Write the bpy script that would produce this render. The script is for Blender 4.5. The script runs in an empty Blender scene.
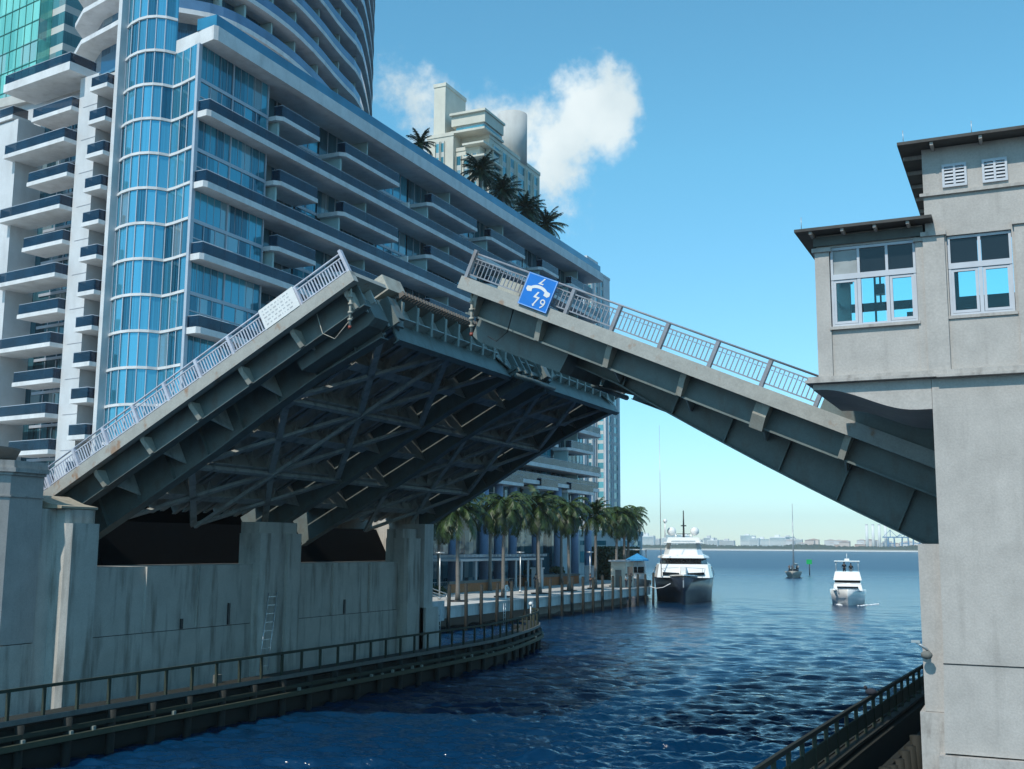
import bpy, bmesh, math, random
from mathutils import Vector, Matrix
R = math.radians
random.seed(7)
sc = bpy.context.scene
COL = sc.collection

# ------------------------------------------------------------------ helpers
def mesh_obj(name, me, parent=None):
    o = bpy.data.objects.new(name, me); COL.objects.link(o)
    if parent is not None: o.parent = parent
    return o

def tag(o, label=None, cat=None, group=None, kind=None):
    if label: o['label'] = label
    if cat: o['category'] = cat
    if group: o['group'] = group
    if kind: o['kind'] = kind
    return o

def thing(name, label, cat, loc=(0, 0, 0), group=None, rz=0.0):
    o = bpy.data.objects.new(name, None); COL.objects.link(o)
    o.empty_display_size = 0.2
    o.location = loc; o.rotation_euler = (0, 0, rz)
    return tag(o, label, cat, group)

def root_offset(o):
    v = Vector((0, 0, 0))
    while o is not None:
        v += o.location; o = o.parent
    return v

class MB:
    """collects shapes; build() links them as one mesh object"""
    def __init__(s): s.v = []; s.f = []; s.mi = []; s.m = 0; s.T = None; s.sm = []
    def add(s, vs, fs, smooth=False):
        b = len(s.v)
        for p in vs:
            p = Vector(p)
            s.v.append(s.T @ p if s.T is not None else p)
        for f in fs:
            s.f.append([b + i for i in f]); s.mi.append(s.m); s.sm.append(smooth)
        return s
    def box(s, x0, x1, y0, y1, z0, z1):
        return s.add([(x0,y0,z0),(x1,y0,z0),(x1,y1,z0),(x0,y1,z0),(x0,y0,z1),(x1,y0,z1),(x1,y1,z1),(x0,y1,z1)],
              [(0,3,2,1),(4,5,6,7),(0,1,5,4),(1,2,6,5),(2,3,7,6),(3,0,4,7)])
    def prism(s, poly, axis, a, b):
        n = len(poly)
        def P(p, t):
            return {'x': (t, p[0], p[1]), 'y': (p[0], t, p[1]), 'z': (p[0], p[1], t)}[axis]
        vs = [P(p, a) for p in poly] + [P(p, b) for p in poly]
        fs = [tuple(range(n))[::-1], tuple(range(n, 2*n))] + [(i, (i+1) % n, n+(i+1) % n, n+i) for i in range(n)]
        return s.add(vs, fs)
    def bar(s, p, q, w, h, up=(0, 0, 1)):
        p = Vector(p); q = Vector(q); d = (q-p).normalized(); up = Vector(up)
        if abs(d.dot(up)) > .97: up = Vector((0, 1, 0))
        x = d.cross(up).normalized()*w/2; y = x.cross(d).normalized()*h/2
        vs = [p-x-y, p+x-y, p+x+y, p-x+y, q-x-y, q+x-y, q+x+y, q-x+y]
        return s.add(vs, [(3,2,1,0),(4,5,6,7),(0,1,5,4),(1,2,6,5),(2,3,7,6),(3,0,4,7)])
    def tube(s, pts, r, n=8, cap=True):
        pts = [Vector(p) for p in pts]; rs = r if isinstance(r, (list, tuple)) else [r]*len(pts)
        vs = []; fs = []
        for i, p in enumerate(pts):
            d = (pts[min(i+1, len(pts)-1)] - pts[max(i-1, 0)]).normalized()
            u = Vector((0, 0, 1)) if abs(d.z) < .9 else Vector((1, 0, 0))
            x = d.cross(u).normalized(); y = x.cross(d)
            for k in range(n):
                a = 2*math.pi*k/n; vs.append(p + (x*math.cos(a) + y*math.sin(a))*rs[i])
        for i in range(len(pts)-1):
            for k in range(n):
                a = i*n+k; b = i*n+(k+1) % n
                fs.append((a, b, b+n, a+n))
        if cap: fs += [tuple(range(n))[::-1], tuple(range(len(vs)-n, len(vs)))]
        return s.add(vs, fs, True)
    def sphere(s, c, r, n=10, m=6, sx=1, sy=1, sz=1):
        vs = []; fs = []
        for i in range(m+1):
            t = math.pi*i/m
            for k in range(n):
                a = 2*math.pi*k/n
                vs.append((c[0]+sx*r*math.sin(t)*math.cos(a), c[1]+sy*r*math.sin(t)*math.sin(a), c[2]+sz*r*math.cos(t)))
        for i in range(m):
            for k in range(n):
                fs.append((i*n+k, i*n+(k+1) % n, (i+1)*n+(k+1) % n, (i+1)*n+k))
        return s.add(vs, fs, True)
    def loft(s, secs, cap=True, smooth=True):
        n = len(secs[0]); vs = [p for c in secs for p in c]; fs = []
        for i in range(len(secs)-1):
            for k in range(n):
                a = i*n+k; b = i*n+(k+1) % n
                fs.append((a, b, b+n, a+n))
        if cap: fs += [tuple(range(n))[::-1], tuple(range(len(vs)-n, len(vs)))]
        return s.add(vs, fs, smooth)
    def build(s, name, mat, parent=None, local=False, norm=True, bevel=0):
        off = Vector((0, 0, 0)) if (local or parent is None) else root_offset(parent)
        me = bpy.data.meshes.new(name)
        me.from_pydata([tuple(p-off) for p in s.v], [], s.f)
        for m in (mat if isinstance(mat, (list, tuple)) else [mat]): me.materials.append(m)
        me.polygons.foreach_set('material_index', s.mi)
        me.polygons.foreach_set('use_smooth', s.sm)
        if norm:
            bm = bmesh.new(); bm.from_mesh(me)
            bmesh.ops.remove_doubles(bm, verts=bm.verts, dist=1e-5) if any(s.sm) else None
            bmesh.ops.recalc_face_normals(bm, faces=bm.faces)
            if bevel: bmesh.ops.bevel(bm, geom=[e for e in bm.edges if len(e.link_faces) == 2 and e.calc_face_angle(0) > .6], offset=bevel, segments=1, affect='EDGES')
            bm.to_mesh(me); bm.free()
        me.update()
        return mesh_obj(name, me, parent)

def box(name, mat, parent, *a, bevel=0): return MB().box(*a).build(name, mat, parent, bevel=bevel)

def copy_tree(o, parent=None):
    c = o.copy(); COL.objects.link(c); c.parent = parent
    for ch in list(o.children): copy_tree(ch, c)
    return c

# ------------------------------------------------------------------ materials
MATS = {}
def nodes(name):
    m = bpy.data.materials.new(name); m.use_nodes = True
    nt = m.node_tree; b = nt.nodes['Principled BSDF']
    MATS[name] = m
    return m, nt, b
def N(nt, t, **k):
    n = nt.nodes.new(t)
    for a, v in k.items(): setattr(n, a, v)
    return n
def ramp(nt, src, stops):
    r = N(nt, 'ShaderNodeValToRGB')
    while len(r.color_ramp.elements) < len(stops): r.color_ramp.elements.new(.5)
    for e, (p, c) in zip(r.color_ramp.elements, stops):
        e.position = p; e.color = (*c, 1) if len(c) == 3 else c
    nt.links.new(src, r.inputs[0]); return r.outputs[0]
def noise(nt, scale, detail=4, vec=None, stretch=None, rough=.55):
    g = N(nt, 'ShaderNodeNewGeometry'); src = vec or g.outputs['Position']
    if stretch:
        mp = N(nt, 'ShaderNodeMapping'); mp.inputs['Scale'].default_value = stretch
        nt.links.new(src, mp.inputs[0]); src = mp.outputs[0]
    n = N(nt, 'ShaderNodeTexNoise'); n.inputs['Scale'].default_value = scale
    n.inputs['Detail'].default_value = detail; n.inputs['Roughness'].default_value = rough
    nt.links.new(src, n.inputs['Vector']); return n.outputs['Fac']
def mixc(nt, fac, a, b):
    m = N(nt, 'ShaderNodeMix', data_type='RGBA')
    if hasattr(fac, 'links') or hasattr(fac, 'is_linked'): nt.links.new(fac, m.inputs[0])
    else: m.inputs[0].default_value = fac
    for i, c in ((6, a), (7, b)):
        if isinstance(c, tuple): m.inputs[i].default_value = (*c, 1)
        else: nt.links.new(c, m.inputs[i])
    return m.outputs[2]
def bump(nt, b, h, strength=.3, dist=.02):
    n = N(nt, 'ShaderNodeBump'); n.inputs['Strength'].default_value = strength; n.inputs['Distance'].default_value = dist
    nt.links.new(h, n.inputs['Height']); nt.links.new(n.outputs[0], b.inputs['Normal'])

def plain(name, c, rough=.6, metal=0, var=.15, scale=3, spec=.5):
    """paint/plastic with gentle mottling"""
    m, nt, b = nodes(name)
    f = noise(nt, scale, 5)
    lo = tuple(x*(1-var) for x in c); hi = tuple(min(1, x*(1+var)) for x in c)
    nt.links.new(ramp(nt, f, [(.3, lo), (.7, hi)]), b.inputs['Base Color'])
    b.inputs['Roughness'].default_value = rough; b.inputs['Metallic'].default_value = metal
    b.inputs['Specular IOR Level'].default_value = spec
    return m
def weathered(name, c, stain, amt=.5, rough=.8, scale=.8, streak=(2.5, 2.5, .22), metal=0, bmp=.25, lo=.5, hi=.72):
    """surface with vertical dirt runs, blotches and fine grain"""
    m, nt, b = nodes(name)
    s1 = noise(nt, 1.2, 6, stretch=streak); s2 = noise(nt, scale, 8, rough=.65); s3 = noise(nt, 22, 3)
    base = ramp(nt, s2, [(.3, tuple(x*.86 for x in c)), (.7, tuple(min(1, x*1.1) for x in c))])
    f = ramp(nt, s1, [(lo, (0, 0, 0)), (hi, (amt, amt, amt))])
    col = mixc(nt, f, base, stain)
    g = ramp(nt, s3, [(.35, (.88, .88, .88)), (.65, (1, 1, 1))])
    mm = N(nt, 'ShaderNodeMix', data_type='RGBA', blend_type='MULTIPLY'); mm.inputs[0].default_value = 1
    nt.links.new(col, mm.inputs[6]); nt.links.new(g, mm.inputs[7])
    nt.links.new(mm.outputs[2], b.inputs['Base Color'])
    b.inputs['Roughness'].default_value = rough; b.inputs['Metallic'].default_value = metal
    bump(nt, b, s3, bmp)
    return m
def facade_glass(name, dark, light, refl=.5, pane=1.15, floor=3.0, rough=.06, fold=7.0, band=None):
    """tinted glazing with curtains behind: panes differ, folds run vertically"""
    m, nt, b = nodes(name)
    g = N(nt, 'ShaderNodeNewGeometry'); sx = N(nt, 'ShaderNodeSeparateXYZ'); nt.links.new(g.outputs['Position'], sx.inputs[0])
    ad = N(nt, 'ShaderNodeMath', operation='ADD'); nt.links.new(sx.outputs[0], ad.inputs[0]); nt.links.new(sx.outputs[1], ad.inputs[1])
    def fl(src, d):
        a = N(nt, 'ShaderNodeMath', operation='DIVIDE'); nt.links.new(src, a.inputs[0]); a.inputs[1].default_value = d
        c = N(nt, 'ShaderNodeMath', operation='FLOOR'); nt.links.new(a.outputs[0], c.inputs[0]); return c.outputs[0]
    cb = N(nt, 'ShaderNodeCombineXYZ'); nt.links.new(fl(ad.outputs[0], pane), cb.inputs[0]); nt.links.new(fl(sx.outputs[2], floor), cb.inputs[1])
    wn = N(nt, 'ShaderNodeTexWhiteNoise'); nt.links.new(cb.outputs[0], wn.inputs['Vector'])
    cf = N(nt, 'ShaderNodeCombineXYZ'); nt.links.new(ad.outputs[0], cf.inputs[0]); nt.links.new(fl(sx.outputs[2], floor), cf.inputs[1])
    fd = N(nt, 'ShaderNodeTexNoise'); fd.inputs['Scale'].default_value = fold; fd.inputs['Detail'].default_value = 1
    nt.links.new(cf.outputs[0], fd.inputs['Vector'])
    mu = N(nt, 'ShaderNodeMath', operation='MULTIPLY'); nt.links.new(wn.outputs['Value'], mu.inputs[0]); mu.inputs[1].default_value = .75
    m2 = N(nt, 'ShaderNodeMath', operation='MULTIPLY_ADD'); nt.links.new(fd.outputs['Fac'], m2.inputs[0]); m2.inputs[1].default_value = .9; nt.links.new(mu.outputs[0], m2.inputs[2])
    c = ramp(nt, m2.outputs[0], [(.35, dark), (1.0, light)])
    cb2 = N(nt, 'ShaderNodeCombineXYZ'); nt.links.new(fl(ad.outputs[0], pane*1.0), cb2.inputs[1]); nt.links.new(fl(sx.outputs[2], floor), cb2.inputs[0])
    w2 = N(nt, 'ShaderNodeTexWhiteNoise'); nt.links.new(cb2.outputs[0], w2.inputs['Vector'])
    gt = N(nt, 'ShaderNodeMath', operation='GREATER_THAN'); nt.links.new(w2.outputs['Value'], gt.inputs[0]); gt.inputs[1].default_value = .87
    g5 = N(nt, 'ShaderNodeMath', operation='MULTIPLY'); nt.links.new(gt.outputs[0], g5.inputs[0]); g5.inputs[1].default_value = .55
    c = mixc(nt, g5.outputs[0], c, (.34, .42, .44))
    b.inputs['Roughness'].default_value = rough; b.inputs['Metallic'].default_value = refl
    wob = noise(nt, .35, 2); bump(nt, b, wob, .25, .12)
    if band:      # solid spandrel strips between the storeys
        dv = N(nt, 'ShaderNodeMath', operation='DIVIDE'); nt.links.new(sx.outputs[2], dv.inputs[0]); dv.inputs[1].default_value = floor
        fr = N(nt, 'ShaderNodeMath', operation='FRACT'); nt.links.new(dv.outputs[0], fr.inputs[0])
        lt = N(nt, 'ShaderNodeMath', operation='LESS_THAN'); nt.links.new(fr.outputs[0], lt.inputs[0]); lt.inputs[1].default_value = .36
        c = mixc(nt, lt.outputs[0], c, band)
        iv = N(nt, 'ShaderNodeMath', operation='MULTIPLY_ADD'); nt.links.new(lt.outputs[0], iv.inputs[0]); iv.inputs[1].default_value = -refl; iv.inputs[2].default_value = refl
        nt.links.new(iv.outputs[0], b.inputs['Metallic'])
        ro = N(nt, 'ShaderNodeMath', operation='MULTIPLY_ADD'); nt.links.new(lt.outputs[0], ro.inputs[0]); ro.inputs[1].default_value = .7; ro.inputs[2].default_value = rough
        nt.links.new(ro.outputs[0], b.inputs['Roughness'])
    nt.links.new(c, b.inputs['Base Color'])
    return m

concrete = weathered('pier_concrete', (.56, .525, .47), (.10, .08, .055), .66, lo=.50, hi=.7, streak=(1.7, 1.7, .22))
stucco = weathered('stucco', (.46, .43, .40), (.22, .2, .18), .34, scale=1.2, streak=(3.2, 3.2, .3), bmp=.2, lo=.55, hi=.8)
stucco_lt = weathered('stucco_trim', (.45, .42, .39), (.14, .12, .1), .55, scale=2, streak=(4, 4, 1.2), bmp=.15)
curb = weathered('curb_concrete', (.38, .38, .35), (.3, .15, .07), .75, scale=2.5, streak=(1.8, 1.8, 1.4), lo=.58, hi=.7)
steel = weathered('bridge_steel', (.15, .18, .17), (.12, .07, .045), .5, rough=.5, scale=1.5, streak=(2, 2, 1), bmp=.08)
steel_t = weathered('tip_steel', (.22, .26, .245), (.12, .07, .045), .4, rough=.5, scale=1.5, streak=(2, 2, 1), bmp=.08)
steel_g = weathered('gusset_steel', (.5, .51, .48), (.05, .045, .04), .5, rough=.6, scale=1.2, streak=(2, 2, 1), bmp=.08)
steel_dk = weathered('underside_steel', (.46, .48, .45), (.03, .026, .022), .5, rough=.6, scale=1.2, streak=(2, 2, 1), bmp=.08)
brkt = weathered('bracket_paint', (.42, .40, .34), (.22, .15, .1), .5, scale=3)
rust = weathered('rusty_grating', (.17, .15, .13), (.26, .14, .08), .6, scale=5)
railp = weathered('rail_paint', (.52, .54, .62), (.25, .2, .18), .35, rough=.45, scale=3)
railpd = weathered('rail_paint_aged', (.27, .29, .33), (.2, .13, .08), .5, rough=.5, scale=3)
white = plain('white_paint', (.78, .78, .76), .4, var=.05)
winp = plain('window_paint_shaded', (.50, .52, .56), .5, var=.06)  # white paint greyed, the shade on the house front is in the colour
gel = plain('white_gelcoat', (.8, .8, .78), .18, var=.03)
hullnavy = plain('navy_hull', (.02, .032, .055), .35, var=.1)
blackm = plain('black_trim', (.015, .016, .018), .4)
darkglass = plain('dark_glass', (.012, .016, .02), .05, var=.1)
signblue = plain('sign_blue', (.01, .17, .58), .35, var=.06)
signwhite = plain('sign_white', (.72, .72, .70), .5, var=.06)
signgrey = plain('sign_print', (.16, .18, .22), .6)
signred = plain('light_red', (.25, .05, .03), .5)
slab_w = weathered('slab_white', (.68, .69, .70), (.38, .38, .38), .4, scale=.6, streak=(.8, .8, .3), bmp=.05)
wall_w = weathered('render_white', (.60, .62, .64), (.42, .43, .44), .35, scale=.3, streak=(.6, .6, .15), bmp=.05)
fin_m = plain('fin_render', (.36, .50, .50), .6, var=.06, scale=1)
mull = plain('mullion', (.40, .45, .52), .35, var=.05)
g_river = facade_glass('river_glazing', (.005, .04, .08), (.08, .36, .48), .4)
g_bay = facade_glass('bay_glazing', (.006, .06, .11), (.10, .40, .56), .45, pane=1.0)
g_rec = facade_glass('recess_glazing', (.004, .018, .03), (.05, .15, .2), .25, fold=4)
g_tow = facade_glass('tower_glazing', (.02, .06, .11), (.10, .24, .36), .3, floor=3.1)
g_green = facade_glass('green_glazing', (.10, .42, .36), (.28, .75, .62), .3, pane=1.7, floor=3.3)
g_teal = facade_glass('teal_glazing', (.02, .12, .16), (.12, .36, .42), .3, pane=1.5, floor=3.1, band=(.5, .52, .5))
beige = weathered('tower_cream', (.66, .63, .54), (.5, .47, .4), .3, scale=.2, streak=(.5, .5, .1), bmp=.03)
grey_r = weathered('tower_grey', (.5, .5, .48), (.36, .36, .36), .3, scale=.2, streak=(.5, .5, .1), bmp=.03)
brick = weathered('orange_brick', (.42, .17, .07), (.22, .09, .05), .5, scale=4, streak=(3, 3, 6))
paving = weathered('paving', (.52, .51, .48), (.3, .29, .27), .4, scale=.8, streak=(1, 1, 1), bmp=.05)
quayc = weathered('quay_concrete', (.58, .57, .54), (.25, .24, .22), .5, scale=1.2)
timber = weathered('old_timber_shaded', (.018, .02, .016), (.02, .02, .016), .6, scale=4, streak=(1, 1, 1))  # dark timber, deepened in colour for the shade on the fenders
timber_g = weathered('algae_timber_shaded', (.035, .045, .028), (.03, .035, .025), .6, scale=4, streak=(1, 1, 1))  # greenish timber with fender shade darkened into its colour
timber_l = weathered('worn_timber_shaded', (.085, .085, .05), (.06, .065, .04), .6, scale=4, streak=(1, 1, 1))  # paler timber, also darkened in colour to stand for shade
greyplank = weathered('grey_plank', (.17, .17, .155), (.1, .1, .09), .5, scale=4)
trunk_m = weathered('palm_trunk', (.19, .175, .155), (.12, .1, .08), .5, scale=6, streak=(1, 1, 9))
roofm = weathered('roof_dark', (.075, .07, .065), (.03, .03, .03), .5, scale=3)
alum = plain('aluminium', (.55, .56, .56), .35, metal=.6, var=.08)
earth = weathered('ground_earth', (.2, .19, .16), (.1, .11, .07), .5, scale=.3, streak=(.3, .3, 1))
pit = plain('pit_shade_black', (.004, .005, .006), .95, spec=.05)  # near-black colour stands for the deep shade in the pier pocket
canvas_b = plain('blue_canvas', (.03, .25, .5), .8)
greenmark = plain('marker_green', (.0, .38, .09), .5)
skin_m = plain('skin', (.35, .2, .13), .6)
cloth_d = plain('dark_cloth', (.03, .035, .05), .9)
cloth_w = plain('light_cloth', (.6, .58, .55), .9)
foam = plain('foam_white', (.75, .78, .8), .9, var=.1)

def leafmat(name, lo, hi):
    m, nt, b = nodes(name)
    f = noise(nt, 1.7, 3)
    c = ramp(nt, f, [(.32, lo), (.7, hi)])
    nt.links.new(c, b.inputs['Base Color']); b.inputs['Roughness'].default_value = .5
    b.inputs['Subsurface Weight'].default_value = 0
    return m
frond_m = leafmat('palm_frond_shaded', (.006, .02, .005), (.05, .09, .018))  # leaf greens darkened to hold the shade beside the hotel
frond_d = leafmat('palm_frond_dark', (.02, .035, .015), (.06, .08, .035))
leaf_d = leafmat('broad_leaf', (.015, .03, .012), (.05, .08, .025))
hedge_m = leafmat('hedge_leaf', (.012, .02, .006), (.06, .065, .015))

def make_window_glass():
    m, nt, b = nodes('window_glass')
    out = nt.nodes['Material Output']
    tr = N(nt, 'ShaderNodeBsdfTransparent'); tr.inputs[0].default_value = (.75, 1, 1, 1)
    gl = N(nt, 'ShaderNodeBsdfGlossy'); gl.inputs['Roughness'].default_value = .03
    mx = N(nt, 'ShaderNodeMixShader'); fr = N(nt, 'ShaderNodeFresnel'); fr.inputs[0].default_value = 1.5
    nt.links.new(fr.outputs[0], mx.inputs[0]); nt.links.new(tr.outputs[0], mx.inputs[1]); nt.links.new(gl.outputs[0], mx.inputs[2])
    nt.links.new(mx.outputs[0], out.inputs[0]); return m
wglass = make_window_glass()
def make_rail_glass():
    m, nt, b = nodes('rail_glass')
    f = noise(nt, .5, 2)
    nt.links.new(ramp(nt, f, [(.3, (.002, .012, .035)), (.7, (.008, .04, .085))]), b.inputs['Base Color'])
    b.inputs['Roughness'].default_value = .08; b.inputs['Metallic'].default_value = .25
    b.inputs['Alpha'].default_value = .74
    return m
rglass = make_rail_glass()
rglass_l = plain('tower_rail_glass', (.10, .2, .34), .1, var=.2, scale=.4)

def make_water():
    m, nt, b = nodes('sea_water')
    g = N(nt, 'ShaderNodeNewGeometry')
    def wv(scale, st, rot, det=3):
        mp = N(nt, 'ShaderNodeMapping'); mp.inputs['Scale'].default_value = st; mp.inputs['Rotation'].default_value = (0, 0, R(rot))
        nt.links.new(g.outputs['Position'], mp.inputs[0])
        n = N(nt, 'ShaderNodeTexNoise'); n.inputs['Scale'].default_value = scale; n.inputs['Detail'].default_value = det; n.inputs['Roughness'].default_value = .6
        n.inputs['Distortion'].default_value = .4
        nt.links.new(mp.outputs[0], n.inputs['Vector']); return n.outputs['Fac']
    a = wv(.9, (.45, 1, 1), 25, 5); c = wv(.16, (.5, 1, 1), 12, 3); d = wv(3.4, (.6, 1, 1), 40, 3)
    s1 = N(nt, 'ShaderNodeMath', operation='MULTIPLY'); nt.links.new(a, s1.inputs[0]); s1.inputs[1].default_value = .55
    s2 = N(nt, 'ShaderNodeMath', operation='MULTIPLY_ADD'); nt.links.new(c, s2.inputs[0]); s2.inputs[1].default_value = .9; nt.links.new(s1.outputs[0], s2.inputs[2])
    s3 = N(nt, 'ShaderNodeMath', operation='MULTIPLY_ADD'); nt.links.new(d, s3.inputs[0]); s3.inputs[1].default_value = .12; nt.links.new(s2.outputs[0], s3.inputs[2])
    bump(nt, b, s3.outputs[0], 1.0, .3)
    big = noise(nt, .02, 3)
    nt.links.new(ramp(nt, big, [(.35, (.0012, .022, .062)), (.7, (.002, .033, .085))]), b.inputs['Base Color'])
    ln = N(nt, 'ShaderNodeVectorMath', operation='LENGTH'); nt.links.new(g.outputs['Position'], ln.inputs[0])
    mr = N(nt, 'ShaderNodeMapRange'); nt.links.new(ln.outputs['Value'], mr.inputs[0])
    for i_, v_ in ((1, 40), (2, 420), (3, .08), (4, .36)): mr.inputs[i_].default_value = v_     # chop too fine to model out in the bay
    nt.links.new(mr.outputs[0], b.inputs['Roughness']); b.inputs['IOR'].default_value = 1.38
    return m
water_m = make_water()

# ------------------------------------------------------------------ setting
import numpy as np
def make_sea():
    rs = [.5, 3, 7, 10, 12]
    while rs[-1] < 900: rs.append(rs[-1]+max(.09, rs[-1]**2/7700*.5))
    nfine = len(rs); rs += [1100, 1500, 2200, 3400, 5000]
    th = list(np.arange(-180, -62, 4.0))+list(np.arange(-62, 18, .1))+list(np.arange(18, 180, 4.0))
    r_ = np.array(rs); t_ = np.radians(np.array(th)); nr, nt_ = len(r_), len(t_)
    RR, TT = np.meshgrid(r_, t_, indexing='ij')
    X = RR*np.sin(TT)+1.5; Y = RR*np.cos(TT)-2
    Z = np.zeros_like(X); g_ = np.random.RandomState(5)
    cell = np.maximum(.09, RR**2/7700*.5)
    lam = np.geomspace(.38, 7, 64)
    for L_ in lam:
        a = np.radians(g_.normal(157, 24)); k_ = 2*np.pi/L_; amp = .0155*L_**.75*(1 if L_ < 1.4 else (1.4/L_)**1.3)
        ph = g_.uniform(0, 6.28)
        fade = np.clip((L_/cell-1.6)/1.8, 0, 1)
        warp = .9*np.sin(X*.11+ph)+.9*np.sin(Y*.093+ph*2)
        w_ = np.sin(k_*(X*np.sin(a)+Y*np.cos(a))+ph+warp*1.3)
        Z += amp*fade*(w_+.25*np.cos(2*(k_*(X*np.sin(a)+Y*np.cos(a))+ph+warp*1.3)))
    deg = np.degrees(TT); Z *= np.clip((deg+62)/3, 0, 1)*np.clip((18-deg)/3, 0, 1)*np.clip((RR-11)/4, 0, 1)*np.clip((900-RR)/300, 0, 1)
    patch = .9+.2*np.sin(X*.05+1)*np.sin(Y*.037+.5)+.12*np.sin(X*.13+Y*.09)
    Z *= np.clip(patch, .35, 1.4)
    co_ = np.stack([X, Y, Z], -1).reshape(-1, 3)
    i, j = np.meshgrid(np.arange(nr-1), np.arange(nt_), indexing='ij'); j2 = (j+1) % nt_
    q_ = np.stack([i*nt_+j, i*nt_+j2, (i+1)*nt_+j2, (i+1)*nt_+j], -1).reshape(-1, 4)[:, ::-1]
    me = bpy.data.meshes.new('water'); me.vertices.add(len(co_)); me.vertices.foreach_set('co', co_.ravel())
    me.loops.add(q_.size); me.loops.foreach_set('vertex_index', q_.ravel().astype(np.int32))
    me.polygons.add(len(q_)); me.polygons.foreach_set('loop_start', np.arange(0, q_.size, 4, dtype=np.int32)); me.polygons.foreach_set('loop_total', np.full(len(q_), 4, dtype=np.int32))
    me.update(calc_edges=True); me.validate(); me.polygons.foreach_set('use_smooth', [True]*len(me.polygons)); me.materials.append(water_m)
    return mesh_obj('water', me)
tag(make_sea(), kind='structure')
g = MB().prism([(-47, 76.5), (-46.6, 134.2), (-51, 140), (-54, 158), (-58, 176), (-85, 250), (-400, 1000), (-1200, 1200), (-800, -300), (-42, -300), (-42, 30), (-42, 57), (-47.0, 57.1)], 'z', -3, 2.08)
tag(g.build('riverwalk', paving), kind='structure')
g = MB().prism([(3.2, -300), (3.2, -2), (3.2, 20), (9, 33), (9, 60), (60, 120), (900, 200), (900, -300)], 'z', -3, 2.4)
tag(g.build('south_bank', earth), kind='structure')
# far shore across the bay
g = MB()
pts = [(-3500, 2950), (-1500, 3010), (-900, 2990), (-500, 3030), (-100, 3000), (1500, 3060), (3000, 2900), (3000, 4200), (-3500, 4200)]
g.prism(pts, 'z', -2, 5)
tag(g.build('far_shore', plain('shore_sand', (.4, .38, .32), .9, scale=.02)), kind='structure')

# ------------------------------------------------------------------ bridge leaves
def world_of(root, p):
    M = Matrix.Translation(root.location) @ root.rotation_euler.to_matrix().to_4x4()
    return M @ Vector(p)

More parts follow.
